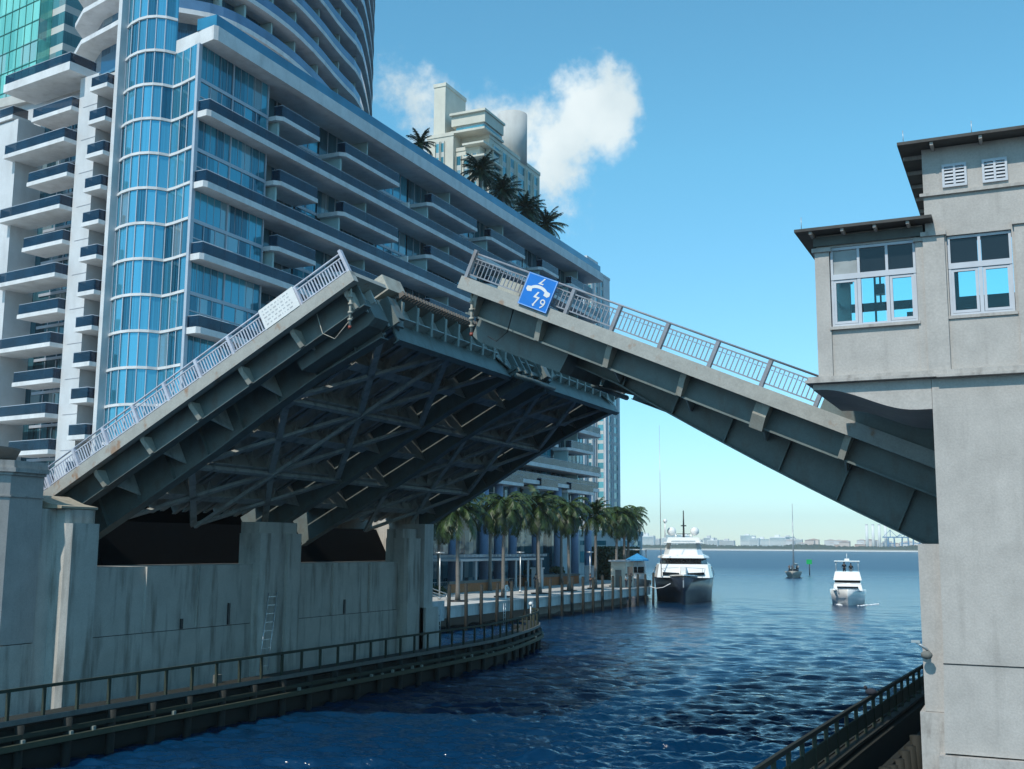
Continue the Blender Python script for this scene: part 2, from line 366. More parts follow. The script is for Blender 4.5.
def make_leaf(sgn, root, prof, left):
    def P(u, y, v): return (sgn*u, y, v)
    class LB(MB):
        def b(s, u0, u1, y0, y1, v0, v1):
            return s.box(min(sgn*u0, sgn*u1), max(sgn*u0, sgn*u1), y0, y1, v0, v1)
    def bd(m, name, mat, par=root): return m.build(name, mat, par, local=True)
    L = 15.4; Y0 = 30.7; U0 = -1.6 if left else -2.6
    a0 = U0
    bd(LB().b(a0, L, Y0+.02, 33.0, .25, .42).b(a0, L, Y0, Y0+.28, 0, .421), 'sidewalk', curb)
    bd(LB().b(a0, L, 57.1, 58.2, .25, .42).b(a0, L, 57.95, 58.25, -.35, .421), 'sidewalk', curb)
    bd(LB().b(14.5, 15.38, 33.2, 34.5, .3, .95), 'median_curb', brkt)
    # roadway grating strips with open joints
    d = LB(); y = 33.3
    while y < 56.8:
        d.b(0, 14.9, y, y+1.295, .2, .22); y += 1.36
    bd(d, 'deck_grating', steel_dk)
    # sidewalk stringer
    bd(LB().b(a0, L-.3, 31.45, 31.55, -.62, .22).b(a0, L-.3, 31.28, 31.72, -.68, -.621), 'edge_beam', steel)
    bd(LB().b(a0, L-.3, 32.25, 32.33, -.3, .2), 'edge_beam', steel_dk)
    us = [2.3, 4.8, 7.3, 9.8, 12.3, 14.8]
    for i, u in enumerate(us):
        big = (not left) and i == 1
        w_ = .2 if big else .09
        m = MB(); m.prism([(30.98, .0), (31.44, .0), (31.44, -.75 if big else -.66), (31.2, -.75 if big else -.66), (30.98, -.35 if big else -.15)], 'x', sgn*(u-w_), sgn*(u+w_))
        bd(m, 'bracket', brkt)
        m = MB(); m.prism([(31.56, .2), (32.95, .2), (32.95, -.95), (31.56, -.5)], 'x', sgn*(u-.03), sgn*(u+.03))
        bd(m, 'cross_beam', steel_dk)
        # main floor beams, haunched towards the girders
        m = LB()
        for ya, yb in ((33.06, 43.3), (43.38, 47.5), (47.6, 56.6)):
            mid = (ya+yb)/2; dd = (-.88 if left else -.7) if u < 14 else -.5
            he = -1.0 if left else -.78
            m.prism([(ya, .17), (yb, .17), (yb, he), (yb-1.1, dd), (ya+1.1, dd), (ya, he)], 'x', sgn*(u-.025), sgn*(u+.025))
            m.b(u-.22, u+.22, ya+1.1, yb-1.1, dd-.05, dd-.001)
        bd(m, 'floor_beam', steel_dk)
        # gusset plates hanging between the beams
        yy = 34.6
        while left and yy < 56.2 and u < 14:
            if not 42.4 < yy < 48.2:
                bd(MB().prism([(u+.03, .17), (u+.75, .17), (u+.03, -.68)], 'y', yy-.02, yy+.02), 'gusset', steel_g)
            yy += 1.15
    y = 34.02; k_ = 0
    while y < 56.2:
        if not 42.6 < y < 48:
            dp = -.34 if k_ % 2 else -.22
            bd(LB().b(0, 14.5, y-.03, y+.03, dp, .19).b(0, 14.5, y-.11, y+.11, dp-.04, dp-.001), 'stringer', steel_g if k_ % 2 else steel_dk)
        y += .68; k_ += 1
    # main girders
    for gi, gy in enumerate((33.0, 43.34, 47.55, 56.65)):
        top = .17
        g_ = MB(); poly = [(sgn*prof[0][0], top)] + [(sgn*u, v) for u, v in prof] + [(sgn*prof[-1][0], top)]
        g_.prism(poly, 'y', gy-.02, gy+.02)
        bd(g_, 'girder', steel)
        gp = COL.objects[-1] if False else root.children[-1]
        f = MB()
        for (ua, va), (ub, vb) in zip(prof[:-1], prof[1:]):
            q = [P(ua, gy-.25, va), P(ub, gy-.25, vb), P(ub, gy+.25, vb), P(ua, gy+.25, va)]
            f.add(q + [(a, b, c-.05) for a, b, c in q], [(0,1,2,3),(4,7,6,5),(0,4,5,1),(1,5,6,2),(2,6,7,3),(3,7,4,0)])
        bd(f, 'bottom_flange', steel, gp)
        if gi == 0 or gi == 3:
            u = .4
            while u < 13.5:
                v = None
                for (ua, va), (ub, vb) in zip(prof[:-1], prof[1:]):
                    if ua <= u <= ub: v = va+(vb-va)*(u-ua)/(ub-ua)
                if v is not None: bd(MB().box(sgn*u-.02, sgn*u+.02, gy-.2, gy-.021, v, top), 'stiffener', steel, gp)
                u += 1.85
    # end box of the near girder
    vb = -1.05 if left else -1.38
    bx = MB(); bx.prism([(sgn*11.4, -.3), (sgn*14.9, -.15), (sgn*14.95, vb+.12), (sgn*14.6, vb), (sgn*11.5, vb+.05)], 'y', 32.0, 32.95)
    bd(bx, 'lock_box', steel)
    # wind bracing in the plane of the girder bottoms
    vbr = -1.02 if left else -.72
    for ya, yb in ((33.2, 43.1), (47.8, 56.4)):
        for ua, ub in ((.2, 4.8), (4.8, 9.8), (9.8, 14.4)):
            for p, q in (((ua, ya), (ub, (ya+yb)/2)), ((ua, yb), (ub, (ya+yb)/2)), ((ua, (ya+yb)/2), (ub, ya)), ((ua, (ya+yb)/2), (ub, yb))):
                bd(LB().bar(P(p[0], p[1], vbr), P(q[0], q[1], vbr), .27, .12), 'wind_brace', steel_dk)
    for u in (4.8, 9.8):
        bd(LB().bar(P(u, 33.2, vbr-.04), P(u, 56.4, vbr-.04), .2, .16), 'wind_brace', steel_dk)
    bd(LB().bar(P(.2, 38.2, vbr-.08), P(14.3, 38.2, vbr-.08), .14, .14), 'wind_brace', steel_dk)
    # tip beams with their bracket teeth and finger joint
    for ya, yb in ((33.7, 43.2), (47.7, 57.4)):
        bd(LB().b(14.6, 14.66, ya, yb, -1.33, .12).b(14.45, 14.72, ya, yb, -1.38, -1.331), 'tip_beam', steel_t)
        tb = root.children[-1]
        y = ya+.35
        while y < yb-.1:
            m = MB(); m.prism([(sgn*14.66, .1), (sgn*15.3, .1), (sgn*15.26, -.06), (sgn*14.84, -.8), (sgn*14.66, -.45)], 'y', y-.02, y+.02).prism([(sgn*15.3, -.0), (sgn*15.26, -.06), (sgn*14.84, -.8), (sgn*14.88, -.83), (sgn*15.34, -.05)], 'y', y-.07, y+.07)
            bd(m, 'tip_bracket', steel_t, tb); y += 1.1
    m = LB().b(14.67, 15.3, 33.8, 57.3, .11, .19)
    y = 33.9
    while y < 57.2:
        m.b(15.3, 15.55, y, y+.11, .11, .28); y += .22
    m.b(14.7, 14.76, 33.8, 57.3, .23, .27).b(14.95, 15.01, 33.8, 57.3, .23, .27).b(15.2, 15.26, 33.8, 57.3, .23, .27)
    bd(m, 'finger_joint', rust)
    # centre lock machinery between the middle girders
    m = LB() if left else LB().b(14.2, 15.0, 43.4, 47.5, -.5, -.3)
    for yy in () if not left else (43.5, 44.2, 44.9, 46.0, 46.8): m.b(14.3, 15.1, yy, yy+.14, -1.25, .1)
    if left: m.b(14.2, 15.0, 43.4, 47.5, -1.1, -.9).b(13.4, 14.9, 44.3, 45.4, -1.5, -1.11).b(14.7, 15.3, 46.2, 46.7, -1.2, -.4)
    m.tube([P(14.9, 43.3, -1.4), P(14.9, 47.6, -1.4)], .12)
    bd(m, 'centre_lock', steel)
    if left:
        m = LB().b(14.4, 15.2, 33.2, 33.3, -1.0, .1).b(14.9, 15.0, 33.3, 33.9, -1.0, .1).b(15.1, 15.2, 33.3, 33.8, -.8, .1).tube([P(14.8, 33.0, -.2), P(14.8, 33.8, -1.0)], .05)
        bd(m, 'tip_frame', steel)
    # railing
    posts = [15.3, 13.15, 11.53, 9.9, 8.27, 6.65, 5.02, 3.4, 1.78, .16, -1.45]
    if not left:
        posts = posts[:8]
        bd(LB().b(-2.6, 3.25, 30.8, 31.1, .421, 1.12).b(-2.6, 3.3, 30.74, 31.16, 1.121, 1.22), 'end_parapet', steel)
    pm = railp if left else railpd
    rb = MB()
    rb.tube([P(posts[0], 30.86, 1.25), P(posts[-1], 30.86, 1.25)], .035, 6)
    bd(rb, 'railing', pm); rail = root.children[-1]
    for i, u in enumerate(posts):
        hh = 1.36 if i == 0 else 1.22
        bd(LB().b(u-.055, u+.055, 30.78, 30.94, .42, hh), 'rail_post', pm, rail)
        if i+1 < len(posts):
            ua = posts[i+1]+.06; ub = u-.06
            m = LB().b(ua, ub, 30.835, 30.885, 1.07, 1.11).b(ua, ub, 30.835, 30.885, .53, .57)
            n = max(2, int(round((ub-ua)/(.125 if left else .14))))
            for k in range(1, n):
                uu = ua+(ub-ua)*k/n; hw = .021 if left else .013
                m.b(uu-hw, uu+hw, 30.845, 30.875, .57, 1.07)
            if not left:
                for k in range(n):
                    uu = ua+(ub-ua)*(k+.5)/n
                    m.b(uu-.035, uu+.035, 30.85, 30.87, .95, .975)
            bd(m, 'baluster_panel', pm, rail)
    # far railing
    rb = MB(); rb.tube([P(15.3, 58.05, 1.25), P(0, 58.05, 1.25)], .035, 5)
    bd(rb, 'railing', pm); rail2 = root.children[-1]
    m = LB()
    u = .1
    while u < 15.2: m.b(u-.015, u+.015, 58.03, 58.07, .42, 1.2); u += .2
    bd(m, 'baluster_panel', pm, rail2)
    # hanging navigation light at the tip
    inv = root.rotation_euler.to_matrix().inverted()
    top = Vector(P(15.0, 31.05, .0)); dn = inv @ Vector((0, 0, -1))
    m = MB(); m.tube([top, top+dn*1.35], .045, 8)
    for t in (.25, .5, .8, 1.05): m.tube([top+dn*t, top+dn*(t+.07)], .085, 8)
    bd(m, 'navigation_light', brkt); nl = root.children[-1]
    bd(MB().tube([top+dn*1.3, top+dn*1.4], .06, 8), 'red_lens', signred, nl)
    m = MB(); m.tube([P(13.4, 31.1, 0), P(13.3, 31.1, -.75), P(13.6, 31.2, -1.15), P(14.6, 31.1, -.9) if left else P(13.9, 31.1, -1.1)], .018, 5)
    bd(m, 'cable', blackm if not left else brkt)

rootL = thing('bascule_leaf', 'left raised steel drawbridge leaf with pale railing, white notice board and dark underside', 'drawbridge leaf', (-33.9, 0, 8.62), 'raised halves of the drawbridge')
rootL.rotation_euler = (0, R(-28.2), 0)
MB().box(-7.5, -1.1, 33.6, 56, -3.6, -.2).build('counterweight', pit, rootL, local=True)  # fills the pier pocket, with its shade put into the near-black colour
rootR = thing('bascule_leaf', 'right raised drawbridge leaf running down behind the control house, with the blue sign', 'drawbridge leaf', (-2.25, 0, 9.13), 'raised halves of the drawbridge')
rootR.rotation_euler = (0, R(23.5), 0)
profL = [(-1.0, -1.32), (2, -1.32), (6.5, -1.27), (9, -1.16), (11.4, -1.12), (14.5, -1.3)]
profR = [(-1.2, -2.0), (0, -1.94), (1.6, -1.84), (3.1, -1.72), (4.75, -1.57), (6.8, -1.35), (8.3, -1.17), (9.8, -.96), (11.5, -.9), (14.5, -1.3)]
make_leaf(1, rootL, profL, True)
make_leaf(-1, rootR, profR, False)

# signs fixed to the railings (things of their own)
def text_mesh(txt, size, thick=.008):
    cu = bpy.data.curves.new('tmp', 'FONT'); cu.body = txt; cu.size = size; cu.extrude = thick; cu.align_x = 'CENTER'; cu.align_y = 'CENTER'
    ob = bpy.data.objects.new('tmp', cu); COL.objects.link(ob)
    bpy.context.view_layer.update()
    me = bpy.data.meshes.new_from_object(ob.evaluated_get(bpy.context.evaluated_depsgraph_get()))
    bpy.data.objects.remove(ob); return me

s = thing('warning_sign', 'blue square sign with white handset, lightning bolts and 9 on the bridge railing', 'sign', world_of(rootR, (-12.57, 30.64, .74)))
s.rotation_euler = rootR.rotation_euler
MB().box(-.53, .53, -.02, .02, -.53, .53).build('sign_panel', signblue, s, local=True, bevel=.004)
MB().box(-.4, .4, .021, .07, .3, .35).box(-.4, .4, .021, .07, -.35, -.3).build('sign_frame', alum, s, local=True)
b_ = MB(); b_.box(-.52, .52, -.024, -.021, .495, .52).box(-.52, .52, -.024, -.021, -.52, -.495).box(-.52, -.495, -.024, -.021, -.494, .494).box(.495, .52, -.024, -.021, -.494, .494)
b_.build('sign_border', plain('sign_rim', (.25, .45, .8), .4), s, local=True)
def flat(m, pts, y=-.026): m.prism(pts, 'y', y, -.021)
sym = MB()
flat(sym, [(.05, .47), (.10, .47), (-.0, .30), (.10, .30), (.07, .26), (-.10, .26), (-.0, .38)][:7])       # upper bolt
arc = []
for k in range(13):                                                                               # handset
    a = math.pi*(.12 + .76*k/12); arc.append((.36*math.cos(a), -.02+.24*math.sin(a)))
inn = [(.78*x, -.0+(z-.02)*.62) for x, z in arc][::-1]
flat(sym, arc+inn)
flat(sym, [(-.42, .10), (-.24, .13), (-.22, -.03), (-.36, -.06), (-.43, .0)], -.027)
flat(sym, [(.42, .10), (.24, .13), (.22, -.03), (.36, -.06), (.43, .0)], -.027)
flat(sym, [(.06, .02), (.0, -.13), (.14, -.13), (.02, -.40), (.06, -.40), (.0, -.46), (-.05, -.38), (-.02, -.39), (.06, -.18), (-.09, -.18), (.0, .02)], -.028)
so = sym.build('sign_symbol', signwhite, s, local=True)
me = text_mesh('9', .42); me.materials.clear(); me.materials.append(signwhite)
o9 = mesh_obj('sign_numeral', me, s); o9.location = (.29, -.026, -.31); o9.rotation_euler = (R(90), 0, 0)

s = thing('notice_board', 'white rectangular notice with five rows of faint lettering on the left leaf railing', 'sign', world_of(rootL, (12.35, 30.7, .83)))
s.rotation_euler = rootL.rotation_euler
MB().box(-.8, .8, -.02, .02, -.4, .4).build('sign_panel', signwhite, s, local=True, bevel=.004)
pr = MB(); rr = random.Random(3)
for r_ in range(5):
    z = .28-.135*r_; x = -.68
    while x < .6:
        l = rr.uniform(.05, .16)
        for k in range(int(l/.035)):
            pr.box(x+k*.035, x+k*.035+.022, -.024, -.0205, z-.025, z+.025)
        x += l+.05
pr.build('sign_lettering', plain('faded_print', (.33, .35, .38), .7), s, local=True)

# ------------------------------------------------------------------ north pier
p = thing('bridge_pier', 'stained concrete bridge pier with three columns under the left leaf', 'pier', (-31.4, 27, 0))
def bb(nm, mt, *a, par=p, bevel=0): return box(nm, mt, par, *a, bevel=bevel)
bb('wall', concrete, -38, -31.4, 30.6, 55.5, 3.58, 6.12)
bb('lower_wall', concrete, -38, -31.37, 30.6, 55.5, -2, 3.55)
bb('joint', blackm, -38, -31.44, 30.61, 55.49, 3.55, 3.58)
bb('back_wall', pit, -42, -41, 30.5, 58.4, 2.2, 9)  # pocket shade painted in as near-black
for yy in (33.4, 36.4, 46.2, 49.6): bb('wall_rib', concrete, -31.399, -31.3, yy, yy+.09, 3.6, 6.1)
for yy, hh in ((35.5, 4.0), (38.4, 4.5), (47.3, 4.3)): bb('wall_outlet', blackm, -31.39, -31.33, yy, yy+.12, 3.6, hh)
def column(y0, y1, top, side=False, niche=True):
    m = MB(); x = -30.85; ym = (y0+y1)/2
    c = .18
    m.prism([(-32.2, y0+.02), (x-c, y0+.02), (x, y0+c), (x, ym-.35 if niche else ym), (x-.18 if niche else x, ym-.35 if niche else ym), (x-.18 if niche else x, ym+.35 if niche else ym), (x, ym+.35 if niche else ym), (x, y1-c), (x-c, y1-.02), (-32.2, y1-.02)], 'z', -2, top-.5)
    m.prism([(-32.2, y0+.1), (x-c-.15, y0+.1), (x-.2, y0+c+.15), (x-.2, y1-c-.15), (x-c-.15, y1-.1), (-32.2, y1-.1)], 'z', top-.499, top)
    return m.build('column', concrete, p)
column(28.95, 30.55, 8.2, niche=False); column(40.0, 43.0, 8.0); column(52.5, 54.2, 7.9, niche=False)
MB().prism([(-32.2, 54.2), (-30.7, 54.2), (-30.7, 55.2), (-31.0, 55.6), (-32.2, 55.6)], 'z', -2, 8.2).build('column', quayc, p)
MB().prism([(54.2, -1.0), (56.2, -1.0), (55.6, 3.6), (54.2, 3.6)], 'x', -32.1, -30.55).build('column_foot', quayc, p)
# pier head with cornice and round balcony
hd = [(-31.55, 28.35), (-31.5, 26.9), (-32.1, 25.9), (-35.5, 22.5), (-41, 22.5), (-41, 28.35)]
MB().prism(hd, 'z', 3.58, 9.3).build('pier_head', stucco, p)
hs = [(x+(.04 if x > -36 else 0), y-.03) for x, y in hd]
MB().prism(hs, 'z', -2, 3.55).build('pier_head', concrete, p)
MB().box(-41, -31.6, 28.36, 30.59, -2, 8.2).build('inner_wall', concrete, p)
MB().box(-42, -32.25, 55.6, 56.2, -2, 8.9).build('end_wall', concrete, p)
cx, cy = -36, 26
def grow(poly, k): return [(cx+(x-cx)*k, cy+(y-cy)*k) for x, y in poly]
MB().prism(grow(hd, 1.01), 'z', 8.55, 8.6).prism(grow(hd, 1.015), 'z', 9.301, 9.4).prism(grow(hd, 1.035), 'z', 9.401, 9.55).prism(grow(hd, 1.02), 'z', 9.551, 9.8).build('cornice', stucco_lt, p)
bal = MB()
rim = []
for (r_, z) in ((2.3, 9.9), (2.6, 10.05), (2.75, 10.35), (2.78, 10.42), (2.6, 10.42), (2.5, 10.1), (2.2, 9.95)):
    rim.append((r_, z))
secs = []
for k in range(36):
    a = 2*math.pi*k/36
    secs.append([(-35.0+r_*math.cos(a), 27.0+r_*math.sin(a)*.8, z-.1) for r_, z in rim])
secs.append(secs[0]); bal.loft(secs, cap=False)
bal.build('round_parapet', weathered('parapet_bronze', (.16, .155, .14), (.08, .08, .07), .5), p)
MB().prism([(-33.3, 8.22), (-31.0, 8.22), (-31.0, 8.3), (-31.7, 8.42), (-32.5, 8.7), (-33.3, 8.75)], 'y', 28.7, 30.4).build('bearing_ledge', weathered('ledge_stone', (.42, .36, .27), (.2, .15, .1), .5), p)
# approach slab behind the leaf
d = thing('approach_deck', 'street deck behind the raised left leaf, resting on the pier', 'bridge deck', (-38, 44, 9))
box('slab', curb, d, -70, -35.2, 30.7, 58.2, 8.95, 9.3)
box('support_wall', concrete, d, -70, -42.1, 31.5, 57.5, 2.1, 8.949)

# ladder at the middle column
l_ = thing('access_ladder', 'pair of thin metal handrails of a steep ladder at the middle column of the pier', 'ladder', (-30.2, 39.3, 1.6))
for yy in (38.9, 39.5):
    MB().tube([(-29.9, yy-.1, 1.7), (-30.55, yy+1.2, 4.9)], .03, 6).build('handrail', alum, l_)
m = MB()
for k in range(9): t = (k+.5)/9; m.bar((-29.9-.65*t, 38.8+1.3*t, 1.7+3.2*t), (-29.9-.65*t, 39.4+1.3*t, 1.7+3.2*t), .03, .03)
m.build('rung_set', alum, l_)

# ------------------------------------------------------------------ left fender walkway
f = thing('fender_walkway', 'long dark timber fender with handrail curving round the left pier', 'fender', (-28.8, 40, 0))
path = [(-28.75, y) for y in range(14, 53, 2)] + [(-28.8, 54), (-28.82, 57), (-28.95, 59.5), (-29.3, 62), (-29.8, 64.5), (-30.3, 67), (-30.9, 69.5), (-31.6, 72), (-32.6, 74.3), (-34, 76)]
def offs(path, d):
    out = []
    for i, (x, y) in enumerate(path):
        a = path[max(i-1, 0)]; b = path[min(i+1, len(path)-1)]
        t = Vector((b[0]-a[0], b[1]-a[1])).normalized(); n = Vector((t.y, -t.x))
        out.append((x+n.x*d, y+n.y*d))
    return out
def strip(path, d0, d1, z0, z1, name, mat, par):
    A = offs(path, d0); B = offs(path, d1)
    secs = [[(a[0], a[1], z0), (b[0], b[1], z0), (b[0], b[1], z1), (a[0], a[1], z1)] for a, b in zip(A, B)]
    return MB().loft(secs, smooth=False).build(name, mat, par)
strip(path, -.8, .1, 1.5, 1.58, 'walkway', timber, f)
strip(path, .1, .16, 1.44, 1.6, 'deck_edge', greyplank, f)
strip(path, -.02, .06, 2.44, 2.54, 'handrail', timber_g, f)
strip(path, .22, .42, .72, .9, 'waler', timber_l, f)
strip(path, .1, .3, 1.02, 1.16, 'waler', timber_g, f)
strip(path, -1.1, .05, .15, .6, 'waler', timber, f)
strip(path, -1.3, -.1, -1, 1.3, 'shade_core', timber, f)  # solid dark fill standing for the black shade between the piles
def resample(path, step):
    out = []; acc = 0; last = path[0]; out.append(last)
    for q in path[1:]:
        while True:
            dx = q[0]-last[0]; dy = q[1]-last[1]; dd = math.hypot(dx, dy)
            if dd < step: break
            last = (last[0]+dx/dd*step, last[1]+dy/dd*step); out.append(last)
    return out
for q in resample(path, 1.38):
    MB().box(q[0]-.045, q[0]+.045, q[1]-.045, q[1]+.045, 1.58, 2.46).build('rail_post', timber_g, f)
for i, q in enumerate(offs(resample(path, 1.9), .16)):
    t = random.uniform(-.03, .03)
    MB().tube([(q[0]+t, q[1], -1.2), (q[0], q[1], 1.42)], .15, 8).build('pile', timber, f)
blk = plain('pale_block', (.26, .28, .24), .8)
for i, q in enumerate(offs(resample(path, .95), .33)):
    if random.random() < .45: MB().box(q[0]-.06, q[0]+.06, q[1]-.06, q[1]+.06, .9, .96+random.random()*.1).build('bolt_block', blk, f)
box('electric_box', greyplank, f, -29.5, -29.3, 35.4, 35.7, 1.58, 1.9)
m = MB(); m.tube([(-32.6, 73, 1.6), (-32.6, 73, 2.9)], .04).sphere((-32.6, 73, 2.95), .15)
m.build('marker_light', white, f)

# right fender
f = thing('fender_walkway', 'dark timber fender with handrail and round piles in front of the control house', 'fender', (-4.6, 35, 0))
path = [(-5.6, 17), (-5.45, 21), (-5.3, 25), (-5.1, 29), (-4.9, 33), (-4.6, 38), (-4.3, 43), (-4.0, 48), (-3.75, 53), (-3.3, 57)]
strip(path, -.1, .2, 1.5, 1.58, 'walkway', timber, f)
strip(path, -.05, .04, 2.44, 2.55, 'handrail', timber, f)
strip(path, -.16, -.1, 1.4, 1.62, 'deck_edge', timber, f)
strip(path, -.02, .02, 1.75, 2.15, 'side_board', timber_g, f)
strip(path, -.2, .3, -1, 1.38, 'shade_core', timber, f)  # dark fill added for the shade inside this fender
strip(path, .7, .9, .7, .95, 'waler', timber, f)
for q in resample(path, 1.3):
    MB().box(q[0]-.05, q[0]+.05, q[1]-.05, q[1]+.05, 1.58, 2.45).build('rail_post', timber_g, f)
for i, q in enumerate(offs(resample(path, 1.05), .95)):
    h = 1.1+random.uniform(-.15, .15)
    MB().tube([(q[0]+.1, q[1], -1.2), (q[0], q[1], h)], [.2, .17], 9).build('pile', timber, f)
q = path[4]
bird = MB(); bird.sphere((q[0]+.19, q[1]+3.2, 2.66), .11, sx=1.6); bird.sphere((q[0]+.03, q[1]+3.2, 2.78), .06)
bo = bird.build('bird', cloth_d); tag(bo, 'small dark bird perched on the handrail of the right fender', 'bird')

# ------------------------------------------------------------------ control house
h = thing('control_house', 'beige stucco bridge control house with cantilevered bay, white windows and dark eaves', 'building', (0, 29, 0))
def hb(nm, mt, *a, bevel=0): return box(nm, mt, h, *a, bevel=bevel)
# shaft
MB().prism([(-1.82, 10.78), (7.5, 10.78), (7.5, 2.7), (-1.92, 2.7), (-1.84, 5)], 'y', 26.0, 33).build('shaft', stucco, h)
MB().prism([(-2.04, -2), (7.6, -2), (7.6, 2.699), (-2.02, 2.66)], 'y', 25.85, 33.1).build('plinth', stucco_lt, h)
hb('buttress', stucco, -2.3, -1.5, 26.35, 30.2, 3.5, 7.12)
hb('buttress', stucco_lt, -2.4, -1.5, 26.25, 30.3, -2, 3.49)
hb('joint', blackm, -1.86, 7.4, 25.993, 26.1, 4.55, 4.575)
# bay corbel, ledge
cb = [(-4.42, 10.79)]+[(-4.42+2.59*k/16, 10.66-.56*(.5-.5*math.cos(math.pi*min(1, max(0, (k-1)/13))))) for k in range(17)]+[(-1.83, 10.79)]
MB().prism(cb, 'y', 26.02, 30.35).build('bay_corbel', stucco, h)
MB().box(-4.56, -1.7, 25.82, 29.8, 10.8, 10.87).box(-4.5, -1.7, 25.88, 29.7, 10.871, 10.95).box(-1.699, 7.6, 25.8, 33, 10.781, 10.84).box(-1.699, 7.6, 25.86, 33, 10.841, 10.95).build('ledge', stucco_lt, h)
# bay walls
zs0, zs1 = 12.05, 14.02
hb('bay_wall', stucco, -4.24, -1.86, 26.05, 26.2, 10.951, zs0)
hb('bay_wall', stucco, -4.24, -1.86, 29.3, 29.45, 10.951, zs0)
hb('bay_wall', stucco, -4.24, -1.86, 26.05, 26.2, 14.03, 14.35)
hb('bay_wall', stucco, -4.24, -1.86, 29.3, 29.45, 14.03, 14.35)
for yy in ((26.0, 26.25), (29.25, 29.5)):
    hb('pilaster', stucco, -4.28, -3.95, yy[0], yy[1], 10.952, 13.93)
    hb('pilaster', stucco, -2.03, -1.81, yy[0], yy[1], 10.953, 13.95)
    hb('pilaster_cap', stucco_lt, -4.34, -3.9, yy[0]-.05, yy[1]+.05, 13.931, 14.03)
    hb('pilaster_cap', stucco_lt, -2.07, -1.79, yy[0]-.05, yy[1]+.05, 13.951, 14.03)
hb('side_wall', stucco, -4.24, -4.14, 26.26, 29.24, 10.952, 12.0)
hb('side_wall', stucco, -4.23, -4.15, 26.26, 29.24, 13.9, 14.35)
hb('bay_floor', stucco, -4.1, -1.9, 26.25, 29.2, 10.96, 11.0)
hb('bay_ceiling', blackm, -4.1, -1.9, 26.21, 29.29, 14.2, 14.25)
# main block, walls with openings through which the sky shows
for yy in ((26.0, 26.2),):
    for xs, za, zb in (((-1.8, 6.5), 10.951, 12.1), ((-1.8, -1.36), 12.101, 14.02), ((-.02, 1.3), 12.101, 14.02), ((2.6, 6.5), 12.101, 14.02), ((-1.8, 6.5), 14.021, 16.11)):
        hb('wall', stucco, xs[0], xs[1], yy[0], yy[1], za, zb)
hb('wall', stucco, 6.4, 6.6, 26.21, 31.79, 10.96, 16.11)
hb('wall', stucco, -1.79, -1.6, 29.5, 31.79, 10.96, 16.11)
hb('wall', stucco, -1.79, -1.65, 26.21, 31.7, 14.37, 16.1)
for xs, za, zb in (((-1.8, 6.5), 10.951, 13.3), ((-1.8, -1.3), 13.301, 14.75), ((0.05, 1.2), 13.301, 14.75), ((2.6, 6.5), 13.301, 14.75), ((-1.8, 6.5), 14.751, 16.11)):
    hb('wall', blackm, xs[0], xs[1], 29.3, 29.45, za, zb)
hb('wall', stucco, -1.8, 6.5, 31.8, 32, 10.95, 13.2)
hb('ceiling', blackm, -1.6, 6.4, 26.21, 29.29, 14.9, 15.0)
hb('floor', stucco, -1.6, 6.4, 26.21, 31.79, 10.96, 11.0)
hb('pilaster', stucco, -1.86, -1.4, 25.93, 25.999, 10.952, 14.03)
hb('pilaster_cap', stucco_lt, -1.9, -1.36, 25.88, 25.998, 14.031, 14.13)
hb('pilaster', stucco, .04, .5, 25.93, 25.999, 10.952, 14.1)
hb('pilaster_cap', stucco_lt, 0, .54, 25.88, 25.998, 14.101, 14.2)
hb('string_course', stucco_lt, -1.88, 6.6, 25.93, 25.997, 14.98, 15.05)
# windows
def window(x0, x1, z0, z1, n, yf, lower_rows, wide_mid=False):
    """white timber window: transom row over a sash row; frame, glass panes and sill"""
    fr = MB(); t = .055
    y0, y1 = yf+.0, yf+.1
    zt0 = z0+(z1-z0)*.66; zt1 = zt0-.13
    fr.box(x0, x1, y0, y1, z1-.06, z1).box(x0, x1, y0-.012, y1, zt1, zt0).box(x0, x1, y0, y1, z0, z0+.06)
    fr.box(x0, x0+t, y0, y1, z0+.061, z1-.061).box(x1-t, x1, y0, y1, z0+.061, z1-.061)
    xs = [x0+(x1-x0)*k/n for k in range(n+1)]
    for x in xs[1:-1]:
        fr.box(x-.03, x+.03, y0+.001, y1-.001, zt0+.001, z1-.061)
        fr.box(x-.04, x+.04, y0+.001, y1-.001, z0+.061, zt1-.001)
    w_ = fr.build('window', winp, h)
    for k in range(n):
        a, b = xs[k]+.05, xs[k+1]-.05
        if not (wide_mid and k == 1):
            s_ = MB().box(a, a+.06, y0+.01, y0+.07, z0+.07, zt1-.01).box(b-.06, b, y0+.01, y0+.07, z0+.07, zt1-.01).box(a+.061, b-.061, y0+.01, y0+.07, z0+.07, z0+.13).box(a+.061, b-.061, y0+.01, y0+.07, zt1-.07, zt1-.01)
            s_.build('sash', winp, w_)
        MB().box(a+.02, b-.02, y0+.045, y0+.05, z0+.08, zt1-.02).build('pane', wglass, w_)
        MB().box(a-.01, b+.01, y0+.045, y0+.05, zt0+.01, z1-.065).build('pane', darkglass if not (wide_mid and k == 0) else plain('blind_pane%d' % k, (.3, .32, .32), .5), w_)
    MB().box(x0-.05, x1+.05, y0-.1, y0+.02, z0-.07, z0-.001).build('sill', stucco_lt, w_)
    return w_
window(-3.93, -2.04, 12.12, 14.02, 3, 26.06, 1, True)
hb('back_mullion', blackm, -3.93, -2.04, 29.34, 29.4, 13.12, 13.34)
hb('back_mullion', blackm, -3.35, -3.3, 29.34, 29.4, 12.06, 14.02)
window(-1.35, -.03, 12.17, 14.01, 2, 26.06, 1)
window(1.31, 2.59, 12.17, 14.01, 2, 26.06, 1)
